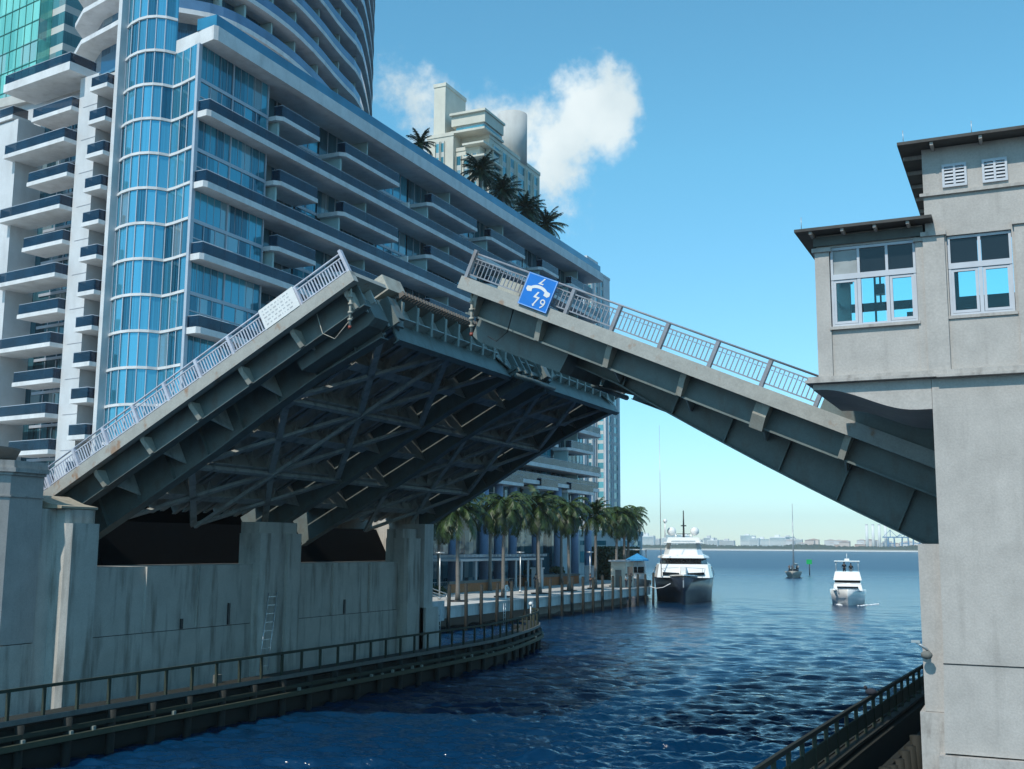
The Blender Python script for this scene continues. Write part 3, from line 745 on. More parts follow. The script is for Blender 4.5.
# side window of the bay
MB().box(-4.22, -4.16, 26.3, 29.2, 12.001, 12.08).box(-4.22, -4.16, 26.3, 29.2, 13.2, 13.3).box(-4.22, -4.16, 27.2, 27.28, 12.081, 13.199).box(-4.22, -4.16, 28.2, 28.28, 12.081, 13.199).box(-4.22, -4.16, 26.26, 29.24, 13.8, 13.899).build('window', white, h)
# louvre vents
for x0 in (-1.38, -.54, .35):
    m = MB(); x1 = x0+.52
    m.box(x0, x1, 25.95, 25.999, 15.62, 15.68).box(x0, x1, 25.95, 25.999, 15.14, 15.2).box(x0, x0+.05, 25.95, 25.999, 15.201, 15.619).box(x1-.05, x1, 25.95, 25.999, 15.201, 15.619).box(x0+.235, x0+.285, 25.95, 25.999, 15.201, 15.619)
    v = m.build('louvre_vent', winp, h)
    s_ = MB()
    for k in range(5):
        z = 15.23+k*.08
        for a, b in ((x0+.051, x0+.234), (x0+.286, x1-.051)):
            s_.add([(a, 25.955, z), (b, 25.955, z), (b, 25.99, z+.05), (a, 25.99, z+.05), (a, 25.955, z+.012), (b, 25.955, z+.012), (b, 25.99, z+.062), (a, 25.99, z+.062)], [(0,1,2,3),(4,7,6,5),(0,4,5,1),(1,5,6,2),(2,6,7,3),(3,7,4,0)])
    s_.build('slat_set', winp, v)
    MB().box(x0+.05, x1-.05, 25.992, 25.998, 15.2, 15.62).build('vent_back', blackm, v)
# roofs
def roof(x0, x1, y0, y1, z, rise, name):
    m = MB(); cx = (x0+x1)/2; d_ = (y1-y0)/2; ins = min(d_, (x1-x0)/2-.05)
    m.box(x0, x1, y0, y1, z, z+.07)
    m.add([(x0+.02, y0+.02, z+.071), (x1-.02, y0+.02, z+.071), (x1-.02, y1-.02, z+.071), (x0+.02, y1-.02, z+.071), (x0+ins, (y0+y1)/2, z+rise), (x1-ins, (y0+y1)/2, z+rise)],
          [(0,1,5,4),(1,2,5),(2,3,4,5),(3,0,4),(3,2,1,0)])
    r_ = m.build(name, roofm, h); return r_
rf = roof(-4.66, -1.62, 25.55, 29.95, 14.36, .4, 'bay_roof')
for k in range(4):
    x = -4.3+.72*k
    MB().box(x-.035, x+.035, 25.6, 26.04, 14.29, 14.359).build('rafter_tail', stucco_lt, rf)
MB().box(-4.3, -1.85, 25.98, 26.049, 14.08, 14.3).build('frieze_board', weathered('frieze_grey', (.12, .13, .12), (.06, .06, .06), .4), rf)
rf = roof(-2.28, 7.2, 25.5, 32.7, 16.12, 1.0, 'main_roof')
for k in range(9):
    x = -1.55+1.02*k
    MB().box(x-.035, x+.035, 25.55, 25.99, 16.04, 16.119).build('rafter_tail', stucco_lt, rf)
for k in range(6):
    y = 26.4+1.1*k
    MB().box(-2.24, -1.81, y-.035, y+.035, 16.04, 16.119).build('rafter_tail', stucco_lt, rf)
for x, z in ((-4.5, 14.43), (-2.15, 16.2), (-.7, 16.2)):
    MB().tube([(x, 25.62, z), (x, 25.62, z+.3)], .008, 5).build('lightning_rod', alum, rf)
# things inside the bay
c = thing('control_desk', 'dark control desk seen through the bay window of the control house', 'desk', (-3.1, 28, 11))
MB().box(-3.9, -2.15, 27.8, 28.5, 11.01, 12.3).build('desk_body', blackm, c)
MB().box(-2.45, -2.2, 28.0, 28.1, 12.301, 12.75).build('screen', blackm, c)
c = thing('office_lamp', 'dark box lamp on a rod hanging behind the middle bay window pane', 'lamp', (-3.0, 27.6, 14.2))
MB().tube([(-3.0, 27.6, 14.2), (-3.0, 27.6, 12.9)], .025, 6).build('rod', blackm, c)
MB().box(-3.1, -2.9, 27.5, 27.7, 13.15, 13.4).build('shade', blackm, c)
# small wall lamp on the buttress
c = thing('wall_lamp', 'small grey bracket lamp on the narrow side of the control house pier', 'lamp', (-2.3, 26.3, 4.9))
MB().tube([(-2.15, 26.34, 4.75), (-2.2, 26.1, 4.85), (-2.4, 26.05, 5.0)], .03, 6).build('arm', alum, c)
MB().sphere((-2.2, 26.1, 4.72), .09, sx=1.4).build('lamp_head', greyplank, c)
MB().box(-2.5, -2.32, 26.02, 26.1, 4.98, 5.03).build('cap', alum, c)
# south pier below the right leaf
p2 = thing('bridge_pier', 'concrete pier wall under the right leaf behind the control house', 'pier', (3, 44, 0))
box('wall', concrete, p2, -1.2, 9, 33.2, 58, -2, 5.5)
box('column', concrete, p2, -1.8, -1.2, 33.5, 35, -2, 5.5)
box('approach_slab', curb, p2, 1.0, 60, 33.2, 58, 8.2, 8.8)

# ------------------------------------------------------------------ hotel podium (long curved-corner block)
e = thing('hotel_podium', 'long white and blue glazed hotel block with stacked balconies along the river', 'building', (-66, 110, 2))
XE = -58.6; XW = -60.0; XR = -61.6; YA, YB = 66.7, 158.0
body = MB().box(-88, XR-.06, 70.5, YB-1, 15.2, 48.2).build('core_wall', wall_w, e)
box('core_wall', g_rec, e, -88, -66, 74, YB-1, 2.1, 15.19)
levels = [42.0, 36.0, 30.0, 24.0, 18.0]
def river_slab(zt, x1=XE, thick=.52, y0=YA, y1=YB, nm='floor_slab'):
    wx = -63.4 if nm == 'roof_slab' else -60.2
    m = MB(); m.prism(([(wx, 67.6 if wx < -61 else y0+.05), (x1-.2, y0-.1), (x1, y0+.25)] if y0 < 80 else [(XR-.5, y0), (x1, y0)])+[(x1, y1-.6), (x1-.5, y1), (XR-.5, y1), (XR-.5, max(69, y0+.1))], 'z', zt-thick, zt)
    return m.build(nm, slab_w, e)
def rail_on(parent, x, y0, y1, z, ret=1.2, hh=.92, x_in=None):
    m = MB(); m.box(x-.05, x-.02, y0, y1, z+.02, z+hh).box(x-ret, x-.051, y0, y0+.03, z+.02, z+hh).box(x-ret, x-.051, y1-.03, y1, z+.02, z+hh)
    r_ = m.build('glass_railing', rglass, parent)
    MB().tube([(x-ret, y0+.015, z+hh+.02), (x-.035, y0+.015, z+hh+.02), (x-.035, y1-.015, z+hh+.02), (x-ret, y1-.015, z+hh+.02)], .035, 5).build('handrail', mull, r_)
    return r_
for zt in levels:
    s_ = river_slab(zt); rail_on(s_, XE-.06, YA+.1, YB-.8, zt)
s_ = river_slab(12.2, x1=-60.5, y0=100)
s_ = river_slab(49.2, x1=XE+.35, thick=1.25, nm='roof_slab')
MB().box(XR-26, XR-.5, 70, YB-1, 48.21, 49.1).build('roof_deck', paving, s_)
m = MB(); m.box(XE+.1, XE+.13, YA+.2, YB-1, 49.22, 50.25).box(-60.5, XE+.099, YA+.2, YA+.23, 49.22, 50.25)
rr_ = m.build('glass_railing', plain('teal_rail_glass', (.03, .2, .34), .08, var=.25, scale=.3), s_)
# glazing per two-storey bay, with frames
bays = [(YA+.25, 71.2), (71.2, 76.0)]
mods = [(76.0, 82.5, 'b'), (82.5, 86.0, 'g'), (86.0, 97.0, 'b'), (97.0, 103.3, 'g'), (103.3, 115.3, 'b'), (115.3, 118.3, 'g'), (118.3, 129.3, 'b'), (129.3, 134.5, 'g'), (134.5, 141.0, 'b'), (141, 145, 'g'), (145, 154.5, 'b'), (154.5, YB-.6, 'g')]
tops = [48.0, 42.0, 36.0, 30.0, 24.0, 18.0]
for li, zt in enumerate(tops):
    z1 = zt-(.02 if li == 0 else .53); z0 = zt-6 if li else 42.0
    z0 = z0+.01
    zm = (45.0 if li == 0 else zt-3)
    for y0, y1 in bays:
        w_ = MB().box(XW-.12, XW-.05, y0, y1, z0, z1).build('window', g_river, e)
        fm = MB().box(XW-.05, XW+.04, y0, y1, zm-.22, zm+.08).box(XW-.05, XW+.06, y1-.12, y1, z0, zm-.221).box(XW-.05, XW+.06, y1-.12, y1, zm+.081, z1)
        fm.box(XW-.05, XW+.0, y0, y1-.121, zm-1.55, zm-1.45)
        for k in range(1, 3):
            yy = y0+(y1-y0)*k/3; fm.box(XW-.05, XW, yy-.035, yy+.035, z0, zm-1.551).box(XW-.05, XW, yy-.035, yy+.035, zm-1.449, zm-.221)
        for k in range(1, 5):
            yy = y0+(y1-y0)*k/5; fm.box(XW-.05, XW-.02, yy-.012, yy+.012, zm+.081, z1)
        fm.build('frame', mull, w_)
    for y0, y1, ty in mods:
        xx = XR
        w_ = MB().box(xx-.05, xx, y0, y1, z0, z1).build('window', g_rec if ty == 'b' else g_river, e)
        fm = MB().box(xx, xx+.08, y0, y1, zm-.2, zm+.08)
        n = max(2, int((y1-y0)/1.5))
        for k in range(n+1):
            yy = y0+(y1-y0)*k/n; ww = .07 if k in (0, n) else .03
            fm.box(xx, xx+.05, yy-ww, yy+ww, z0, zm-.201).box(xx, xx+.05, yy-ww, yy+ww, zm+.081, z1)
        fm.box(xx, xx+.04, y0, y1, zm-1.3, zm-1.24)
        fm.build('frame', mull, w_)
        if ty == 'b':
            # intermediate balcony with its party wall below
            long_ = (y1-y0) > 9
            xb = XE-.1 if not long_ else XE-.05
            m = MB(); m.prism([(XR+.09, y0+.1), (xb-.5, y0+.1), (xb, y0+.6), (xb, y1-.3), (XR+.09, y1-.3)], 'z', zm-.38, zm+.02)
            bl = m.build('balcony', slab_w, e)
            rail_on(bl, xb-.02, y0+.4, y1-.35, zm+.02, ret=.9, hh=1.0)
            MB().box(XR+.09, XE-.75, y0+.6, y0+.85, z0+.0, zm-.381).build('party_wall', fin_m, bl)
            if long_: MB().box(XR+.09, XE-.9, (y0+y1)/2, (y0+y1)/2+.22, zm+.03, z1).build('party_wall', fin_m, bl)
        elif y1-y0 > 6 and li < 4:
            MB().box(XR+.1, XE-.6, y0+2.6, y0+2.75, zm-1.9, zm-1.1).build('privacy_screen', white, e)
# corner post and curved corner bay
MB().box(-60.1, -59.85, 66.55, 66.95, 15.2, 47.9).build('corner_post', mull, e)
bayp = [(-68.7, 67.5), (-68.1, 66.9), (-67.2, 66.45), (-66.1, 66.15), (-65.2, 66.12), (-64.4, 66.35), (-63.8, 66.8), (-63.3, 67.55), (-62.2, 67.35), (-61.1, 67.0), (-60.1, 66.7)]
zf = 3.1
z = 9.0; fl = []
while z < 53: fl.append(z); z += 3.0
for z0 in fl:
    top_ = z0+3.0
    bp = bayp if z0 < 47 else bayp[:8]
    m = MB(); m.loft([[(x, y+.12, z0), (x, y, z0), (x, y, top_-.02), (x, y+.12, top_-.02)] for x, y in bp], smooth=False)
    w_ = m.build('bay_window', g_bay, e)
    m = MB()
    P2 = offs(bp, .14); P0 = offs(bp, -.02)
    m.loft([[(a[0], a[1], z0-.09), (b[0], b[1], z0-.09), (b[0], b[1], z0+.13), (a[0], a[1], z0+.13)] for a, b in zip(P0, P2)], smooth=False)
    m.build('floor_band', slab_w, w_)
    m = MB()
    for i, (x, y) in enumerate(bp[:-1]):
        m.box(x-.035, x+.035, y-.09, y-.005, z0+.131, top_-.1)
        if i != 7: pass
    m.build('mullion_set', mull, w_)
# roof-level curved canopy at the corner
m = MB()
can = [(-69, 69), (-66.6, 67.8), (-65.0, 69.3), (-63.6, 71.5)]
# west face, slightly turned
W0 = Vector((-68.35, 66.25, 0)); wd = Vector((-.9915, .13, 0)); wn = Vector((-.13, -.9915, 0))
WM = Matrix(((wd.x, wn.x, 0, W0.x), (wd.y, wn.y, 0, W0.y), (0, 0, 1, 0), (0, 0, 0, 1)))
def wb(name, mat, a0, a1, b0, b1, z0, z1, par=e):
    m = MB(); m.T = WM; m.box(a0, a1, b0, b1, z0, z1); return m.build(name, mat, par)
wb('fin_wall', wall_w, -.15, .3, -4, .1, 6, 58)
wb('west_wall', wall_w, 2.7, 5.2, -6, -.1, 6, 47.4)
wb('west_wall', wall_w, 13.6, 30, -6, .2, 2.1, 45.4)
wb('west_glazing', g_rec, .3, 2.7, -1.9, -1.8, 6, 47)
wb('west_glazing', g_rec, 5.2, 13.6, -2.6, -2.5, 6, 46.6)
wb('west_back', wall_w, .5, 13, -9, -2.8, 2.1, 47)
def wbalc(a0, a1, out, zt, th=.36):
    bl = wb('balcony', slab_w, a0, a1, -1.75, out, zt-th, zt)
    m = MB(); m.T = WM
    m.box(a0+.08, a1-.08, out-.1, out-.07, zt+.02, zt+.86).box(a0+.08, a0+.11, -1.2, out-.101, zt+.02, zt+.86).box(a1-.11, a1-.08, -1.2, out-.101, zt+.02, zt+.86)
    r_ = m.build('glass_railing', rglass, bl)
    m = MB(); m.T = WM
    m.tube([(a0+.1, -1.2, zt+.88), (a0+.1, out-.08, zt+.88), (a1-.1, out-.08, zt+.88), (a1-.1, -1.2, zt+.88)], .035, 5).build('handrail', mull, r_)
    return bl
z = 42.7; k = 0
while z > 5:
    wbalc(.35, 2.65, .75, z+.0); z -= 3.0
wbalc(.35, 2.65, .75, 45.7)
z = 44.7; k = 0
while z > 5:
    if k % 2 == 0: wbalc(5.2, 10.9, .65, z)
    else: wbalc(5.2, 14.0, 1.15, z)
    m = MB(); m.T = WM
    m.box(4.6, 12.6, -2.49, -2.4, z-.6, z-.35)
    for a in (6.2, 7.8, 9.4, 11): m.box(a-.04, a+.04, -2.49, -2.42, z-.34, z+2.3)
    m.build('window_frame', mull, e)
    z -= 3.0; k += 1
bl = wbalc(4.6, 14.2, 1.5, 48.3, .75)
wbalc(14.25, 24, .4, 45.9)
m = MB(); m.T = WM
for z in range(9, 46, 3): m.box(2.7, 4.6, -.09, -.07, z-.4, z-.36)
m.build('wall_joint_lines', plain('joint_grey', (.35, .36, .4), .7), e)
# round columns at the quay side
for y in (105.5, 112.3, 120.2, 124.2, 128.4, 135.7, 143.3, 149.7, 155):
    MB().tube([(-59.9, y, 2.1), (-59.9, y, 15.4)], .55, 16).build('column', plain('column_paint', (.2, .28, .42), .55, var=.08) if 'column_paint' not in MATS else MATS['column_paint'], e)
MB().box(XR-.4, -59.0, 90, YB-.5, 15.19, 15.7).build('terrace_slab', slab_w, e)
ts = e.children[-1]
rail_on(ts, -59.05, 90.2, YB-1, 15.7)

# ------------------------------------------------------------------ curved tower above the podium
t = thing('curved_tower', 'curved condominium tower with sweeping balcony bands rising over the hotel block', 'building', (-75, 95, 50))
cur = [(-83.5, 77), (-80.6, 71.7), (-71.2, 69.3), (-69.3, 68.6), (-67.8, 68.4), (-66.6, 69.0), (-65.0, 70.4), (-63.2, 72.4), (-62.45, 75), (-62.3, 79), (-62.55, 83), (-63.5, 88.3), (-65.0, 94.2), (-66.9, 99.7), (-69.8, 105.6), (-73.6, 112.6), (-77.5, 119.0), (-82, 125.0), (-88, 130), (-96, 133), (-104, 132), (-110, 124), (-108, 100), (-94, 90)]
def sm(poly, it=1):
    for _ in range(it):
        o = []
        for i in range(len(poly)):
            a = poly[i]; b = poly[(i+1) % len(poly)]
            o.append((a[0]*.75+b[0]*.25, a[1]*.75+b[1]*.25)); o.append((a[0]*.25+b[0]*.75, a[1]*.25+b[1]*.75))
        poly = o
    return poly
cur = [(x+(.9 if y > 95 else 0), y) for x, y in cur]
cur2 = sm(cur, 1)
def inset(poly, d):
    out = []
    n = len(poly)
    for i, (x, y) in enumerate(poly):
        a = poly[i-1]; b = poly[(i+1) % n]
        tt = Vector((b[0]-a[0], b[1]-a[1])).normalized(); nn = Vector((-tt.y, tt.x))
        out.append((x+nn.x*d, y+nn.y*d))
    return out
ins_w = inset(cur2, 2.0); ins_r = inset(cur2, .15); ins_f = inset(cur2, .35)
k0, k1 = 10, 36
for i in range(17):
    zt = 50.7+3.1*i
    sl = MB().prism(cur2, 'z', zt+2.65, zt+3.1).build('floor_slab', slab_w, t)
    if zt > 96: continue
    w_ = MB().prism(ins_w, 'z', zt+.001, zt+2.649).build('window_wall', g_tow, t)
    m = MB(); A = ins_r[k0:k1]; B = inset(cur2, .19)[k0:k1]
    m.loft([[(a[0], a[1], zt+3.12), (b[0], b[1], zt+3.12), (b[0], b[1], zt+4.1), (a[0], a[1], zt+4.1)] for a, b in zip(A, B)], smooth=False)
    m.build('glass_railing', rglass_l, sl)
    for j in range(14, 37, 2):
        a = ins_f[j]; b = ins_w[j]
        if a[1] < 71.5: continue
        dx, dy = b[0]-a[0], b[1]-a[1]
        MB().bar((a[0]+dx*.25, a[1]+dy*.25, zt+1.32), (b[0], b[1], zt+1.32), .25, 2.6).build('party_wall', fin_m, w_)

# ------------------------------------------------------------------ other towers
t = thing('glass_tower', 'green mirrored office tower at the top left edge', 'building', (-134, 112, 2), rz=R(-9.5))
m = MB().box(-24, 2.2, 0, 24, 0, 104); m.build('curtain_wall', g_green, t, local=True)
fr = MB()
for k in range(32): fr.box(-24, 2.21, -.08, -.005, k*3.3+1, k*3.3+1.12)
for k in range(14): fr.box(2.2-k*1.9-.04, 2.2-k*1.9+.04, -.07, -.004, 0, 104)
fr.build('mullion_grid', plain('dark_green_metal', (.02, .12, .1), .4), t, local=True)
m = MB().box(2.25, 5.5, 2, 22, 0, 103); m.build('side_bay', g_teal, t, local=True)

def tower(name, label, loc, blocks, cat='building', rz=0):
    """blocks: (x0,x1,y0,y1,z0,z1,wall_mat, [cols on -Y face], [cols on +X face], floor_h)"""
    t = thing(name, label, cat, loc, rz=rz)
    for (x0, x1, y0, y1, z0, z1, wm, fy, fx, fh, gm) in blocks:
        b_ = MB().box(x0, x1, y0, y1, z0, z1).build('wall', wm, t, local=True)
        m = MB().box(x0-.15, x1+.15, y0-.15, y1+.15, z1+.002, z1+.8); m.build('parapet', wm, b_, local=True)
        for (a, c_) in fy:
            MB().box(a, c_, y0-.06, y0-.004, max(z0+1, 2), z1-1).build('window_strip', gm, b_, local=True)
            for q_ in (a-.15, c_+.05): MB().box(q_, q_+.1, y0-.35, y0-.061, max(z0+1, 2), z1-1).build('pier_strip', wm, b_, local=True)
        for (a, c_) in fx:
            MB().box(x1+.004, x1+.06, a, c_, max(z0+1, 2), z1-1).build('window_strip', gm, b_, local=True)
            for q_ in (a-.15, c_+.05): MB().box(x1+.061, x1+.4, q_, q_+.1, max(z0+1, 2), z1-1).build('pier_strip', wm, b_, local=True)
    return t
cr = MATS['tower_cream']; gr = MATS['tower_grey']
bt = tower('cream_tower', 'cream apartment tower with a blank stair core and round drum behind the rooftop palms', (-113, 200, 2), [
    (0, 2.8, 0, 9.5, 0, 104.2, cr, [], [], 3.2, g_teal),
    (-1.2, 5.2, -.5, 8, 0, 92.4, cr, [(1.0, 1.8), (2.3, 3.0)], [], 6.4, g_teal),
    (5.2, 11, .6, 12, 0, 89, cr, [(5.6, 6.6), (7.4, 8.6), (9.4, 10.4)], [], 3.2, g_teal),
    (2.81, 12.1, 3, 30, 0, 92.0, cr, [(5, 8), (9, 11.5)], [(4.5, 8), (9, 11.5), (13, 15.5), (17, 21), (22.5, 24.5), (26, 28.5)], 3.2, g_teal),
])
par = bt
m = MB().box(4.5, 12.6, -.2, 9, 94.5, 96.8); m.build('penthouse', cr, bt, local=True)
m = MB().box(4.5, 12.7, -.6, 9, 92.81, 93.3).box(4.3, 12.9, -.8, 9.3, 96.801, 97.3); m.build('penthouse_slab', cr, bt, local=True)
m = MB().box(5.5, 12.2, .2, 9, 93.31, 94.49); m.build('penthouse_windows', g_teal, bt, local=True)
m = MB().box(7.6, 12.7, -1.0, 8, 89.6, 90.0).box(7.9, 13, -1.2, 8, 86.6, 87.0); m.build('balcony_slab', cr, bt, local=True)
m = MB().tube([(9.3, 20.5, 92), (9.3, 20.5, 104.0)], 3.45, 28); m.build('roof_drum', gr, bt, local=True)

tower('white_tower', 'tall slim white and teal apartment tower beyond the hotel, right of the podium end', (-138.2, 330, 2), [
    (-2, 9.5, 0, 22, 0, 92, wall_w, [(-1, 1.5), (2.6, 5.2), (6.4, 8.8)], [(3, 6), (8, 11), (14, 18)], 3.1, g_teal),
    (5.5, 11.2, 3, 20, 0, 96, wall_w, [(9.55, 10.9)], [(5, 8), (10, 13)], 3.1, g_teal),
    (4.5, 9.0, 4, 14, 91, 100.5, wall_w, [], [], 3, g_teal),
    (11.21, 14.6, 6, 20, 0, 73, wall_w, [(11.9, 13.9)], [(8, 11), (13, 17)], 3.1, g_teal),
])
tower('low_villa', 'low white quayside building seen between the palms beyond the columns', (-82, 185, 2.1), [
    (0, 16, 0, 14, 0, 7.0, wall_w, [(9, 10.5), (12, 14)], [(2, 5), (8, 12)], 3.2, g_teal)])

# ------------------------------------------------------------------ palms
def frond(m, base, az, elev, L, droop, rng, wid=.5, nleaf=18):
    """one feather frond: arching rachis with paired drooping leaflets"""
    dirh = Vector((math.cos(az), math.sin(az), 0)); side = Vector((-dirh.y, dirh.x, 0))
    pts = []; p_ = Vector(base); a = elev; seg = 7
    for i in range(seg+1):
        pts.append(p_.copy()); d_ = dirh*math.cos(a)+Vector((0, 0, math.sin(a)))
        p_ = p_+d_*(L/seg); a -= droop/seg*(1+.5*i/seg)
    for i in range(seg):
        w_ = .035*(1-i/seg)+.01
        m.add([pts[i]-side*w_, pts[i]+side*w_, pts[i+1]+side*w_*.8, pts[i+1]-side*w_*.8], [(0, 1, 2, 3)])
    for k in range(nleaf):
        t_ = .12+.86*k/nleaf; f_ = t_*seg; i = min(int(f_), seg-1); q = pts[i].lerp(pts[i+1], f_-i)
        tan = (pts[i+1]-pts[i]).normalized()
        ll = wid*L*.36*math.sin(math.pi*min(.95, t_*.85+.12))+.08
        for sd in (-1, 1):
            dr = rng.uniform(.35, .8)
            e_ = q+(side*sd*.8+tan*.55+Vector((0, 0, -dr)))*ll
            ww = tan*(.05+.012*L)
            m.add([q-ww, q+ww, e_+ww*.15, e_-ww*.15], [(0, 1, 2, 3)])
def palm_proto(seed, H, r0, r1, L, nf, name_mat, droopy, lean=0, up=1.2):
    rng = random.Random(seed)
    tr = MB(); n = 9; pts = []; rs = []
    for i in range(n+1):
        s_ = i/n; pts.append((lean*s_*s_, lean*.4*math.sin(s_*3), H*s_)); rs.append(r0*(1-s_)+r1*s_+(.06 if i == 0 else 0)+.012*math.sin(i*9))
    tr.tube(pts, rs, 10)
    cr_ = MB(); top = Vector(pts[-1])
    for k in range(nf):
        ring = k/nf
        el = up-ring*(up+.55)+rng.uniform(-.12, .12)
        frond(cr_, top+Vector((0, 0, .15-.3*ring)), k*2.39996+rng.uniform(-.2, .2), el, L*rng.uniform(.85, 1.1), droopy*rng.uniform(.8, 1.15), rng)
    cs = MB().tube([top-Vector((0, 0, .7)), top+Vector((0, 0, .25))], [r1*1.05, r1*1.5], 8)
    return tr, cr_, cs
def palm(label, loc, H, L, nf=30, seed=1, r0=.2, r1=.14, mat=None, droop=1.7, group=None, rz=0, lean=0.0, up=1.2):
    t = thing('palm_tree', label, 'palm tree', loc, group, rz)
    tr, c_, cs = palm_proto(seed, H, r0, r1, L, nf, mat, droop, lean, up)
    tr.build('trunk', trunk_m, t, local=True)
    c_.build('crown', mat or frond_m, t, local=True, norm=False)
    cs.build('crownshaft', plain('shaft_green', (.12, .14, .06), .6) if 'shaft_green' not in MATS else MATS['shaft_green'], t, local=True)
    return t
roofl = [(-62.5, 107.5, 4.6, 2.2, 'small sparse palm on the hotel roof, leftmost and apart from the rest'),
         (-62.3, 122.8, 6.2, 3.1, 'round rooftop palm in front of the cream tower, leftmost of the cluster of four'),
         (-62.3, 129.5, 5.6, 3.1, 'round rooftop palm, second from the left in the cluster of four'),
         (-62.3, 137.4, 5.2, 3.2, 'round rooftop palm, third from the left in the cluster of four'),
         (-62.3, 144.6, 5.0, 3.3, 'round rooftop palm against open sky, rightmost of the cluster of four')]
for i, (x, y, hh, L, lb) in enumerate(roofl):
    palm(lb, (x, y, 49.1), hh, L, nf=22 if i == 0 else 44, seed=20+i, r0=.22, r1=.26, mat=frond_d, droop=.9, group='palms on the hotel roof', rz=i, up=1.35)
for i, (x, y, hh) in enumerate(((-61.2, 97.5, 1.4), (-61.0, 101.0, 1.7))):
    palm(('tiny potted palm on the roof edge beside the curved tower foot', 'slightly taller potted palm on the roof edge right of the curved tower foot')[i], (x, y, 49.1), hh, 1.1, nf=14, seed=40+i, r0=.08, r1=.06, mat=frond_d, droop=1.1, group='potted palms on the roof edge')
row = [(-46.7, 88.6, 8.1, 3.6), (-46.9, 98.5, 8.9, 3.8), (-47.0, 107.6, 9.0, 3.6), (-47.2, 116.2, 9.0, 3.7), (-47.2, 124.5, 8.6, 3.2), (-47.6, 133.0, 8.8, 3.6), (-48.4, 138.5, 8.4, 3.8), (-49.5, 143, 8.9, 3.6)]
ords = ['nearest to the bridge, before the white pergola', 'second from the bridge, beside the right end of the pergola', 'third from the bridge, over the pale blue columns', 'fourth from the bridge, before the orange brick planter', 'fifth from the bridge, slim and standing apart', 'sixth from the bridge, before the dark hedge', 'seventh from the bridge, near the kiosk', 'last and farthest, nearest to the big yacht']
for i, (x, y, hh, L) in enumerate(row):
    palm('riverwalk palm, '+ords[i], (x, y, 2.08), hh, L*.98, nf=38, seed=60+i, droop=(1.5, 2.0, 1.7, 1.9, 1.35, 2.1, 1.6, 1.8)[i], up=(1.3, 1.1, 1.4, 1.2, 1.45, 1.15, 1.35, 1.2)[i], group='palms along the riverwalk', rz=i*1.3, lean=random.uniform(-.3, .3))
back = [(-54, 92.5, 6.8, 3.6, 'shaded palm left of the pergola, behind the nearest riverwalk palm'), (-55.5, 101, 8, 3.4, 'palm behind the pergola roof, in front of the hotel columns'), (-55, 112, 9, 3.5, 'palm close to the hotel terrace behind the second riverwalk palm'), (-54.5, 124, 9.0, 3.4, 'palm close to the hotel terrace behind the brick planter'), (-55.5, 134, 9.2, 3.3, 'palm close to the hotel terrace near the end of the columns')]
for i, (x, y, hh, L, lb) in enumerate(back):
    palm(lb, (x, y, 2.08), hh-.6, L*.85, nf=30, seed=80+i, mat=frond_d, droop=1.8, group='palms close to the hotel terrace', rz=i*.8)
# planting bed rings at the riverwalk palms
for i, (x, y, hh, L) in enumerate(row[:6]):
    m = MB().tube([(x, y, 2.081), (x, y, 2.2)], .95, 20)
    o = m.build('tree_grate', blackm); tag(o, 'dark round grate at the foot of the riverwalk palm '+ords[i].split(',')[0], 'tree grate', 'grates round the riverwalk palms')

def leafy(name, label, cat, x0, x1, y0, y1, z0, z1, n, mat, size=.28, boxy=False, seed=5, group=None):
    rng = random.Random(seed); t = thing(name, label, cat, ((x0+x1)/2, (y0+y1)/2, z0), group)
    m = MB(); c_ = Vector(((x0+x1)/2, (y0+y1)/2, (z0+z1)/2)); r_ = Vector(((x1-x0)/2, (y1-y0)/2, (z1-z0)/2))
    cl = [(Vector((rng.uniform(-1, 1), rng.uniform(-1, 1), rng.uniform(-.7, 1)))*.6, rng.uniform(.35, .6)) for _ in range(9)]
    for k in range(n):
        if boxy:
            q = Vector((rng.uniform(-1, 1), rng.uniform(-1, 1), rng.uniform(-1, 1))); ax = rng.randrange(3); q[ax] = rng.choice((-1, 1))*rng.uniform(.86, 1.03)
            q.x += .05*math.sin(q.z*6)
        else:
            cc, rad = rng.choice(cl); d_ = Vector((rng.gauss(0, 1), rng.gauss(0, 1), rng.gauss(0, 1))).normalized()*rad*rng.uniform(.7, 1.05); q = cc+d_
        p_ = c_+Vector((q.x*r_.x, q.y*r_.y, q.z*r_.z))
        a = Vector((rng.gauss(0, 1), rng.gauss(0, 1), rng.gauss(0, 1))).normalized()*size; b_ = a.orthogonal().normalized()*size*.5
        m.add([p_-a, p_+b_, p_+a, p_-b_], [(0, 1, 2, 3)])
    m.build('crown', mat, t, norm=False)
    tr = MB(); tr.tube([(c_.x, c_.y, z0), (c_.x+.1, c_.y, (z0+z1)/2)], [.18, .1], 7)
    if boxy: tr.box(x0+.25, x1-.25, y0+.25, y1-.25, z0, z1-.25)
    tr.build('trunk', trunk_m if not boxy else mat, t)
    return t
leafy('hedge', 'tall clipped dark hedge with yellow-green top at the end of the riverwalk', 'hedge', -61, -57.5, 158, 172, 2.1, 6.9, 5200, hedge_m, .3, True)
for i, (x, y, hh) in enumerate(((-60, 84, 8), (-62, 92, 9), (-64, 99, 7.5))):
    leafy('shade_tree', ['dark leafy tree just behind the bridge pier', 'dark leafy tree between the pier and the pergola', 'dark leafy tree behind the left end of the pergola'][i], 'tree', x-3.5, x+3.5, y-3.5, y+3.5, 2.1, 2.1+hh, 3800, leaf_d, .3, seed=i+3, group='dark trees behind the pergola')
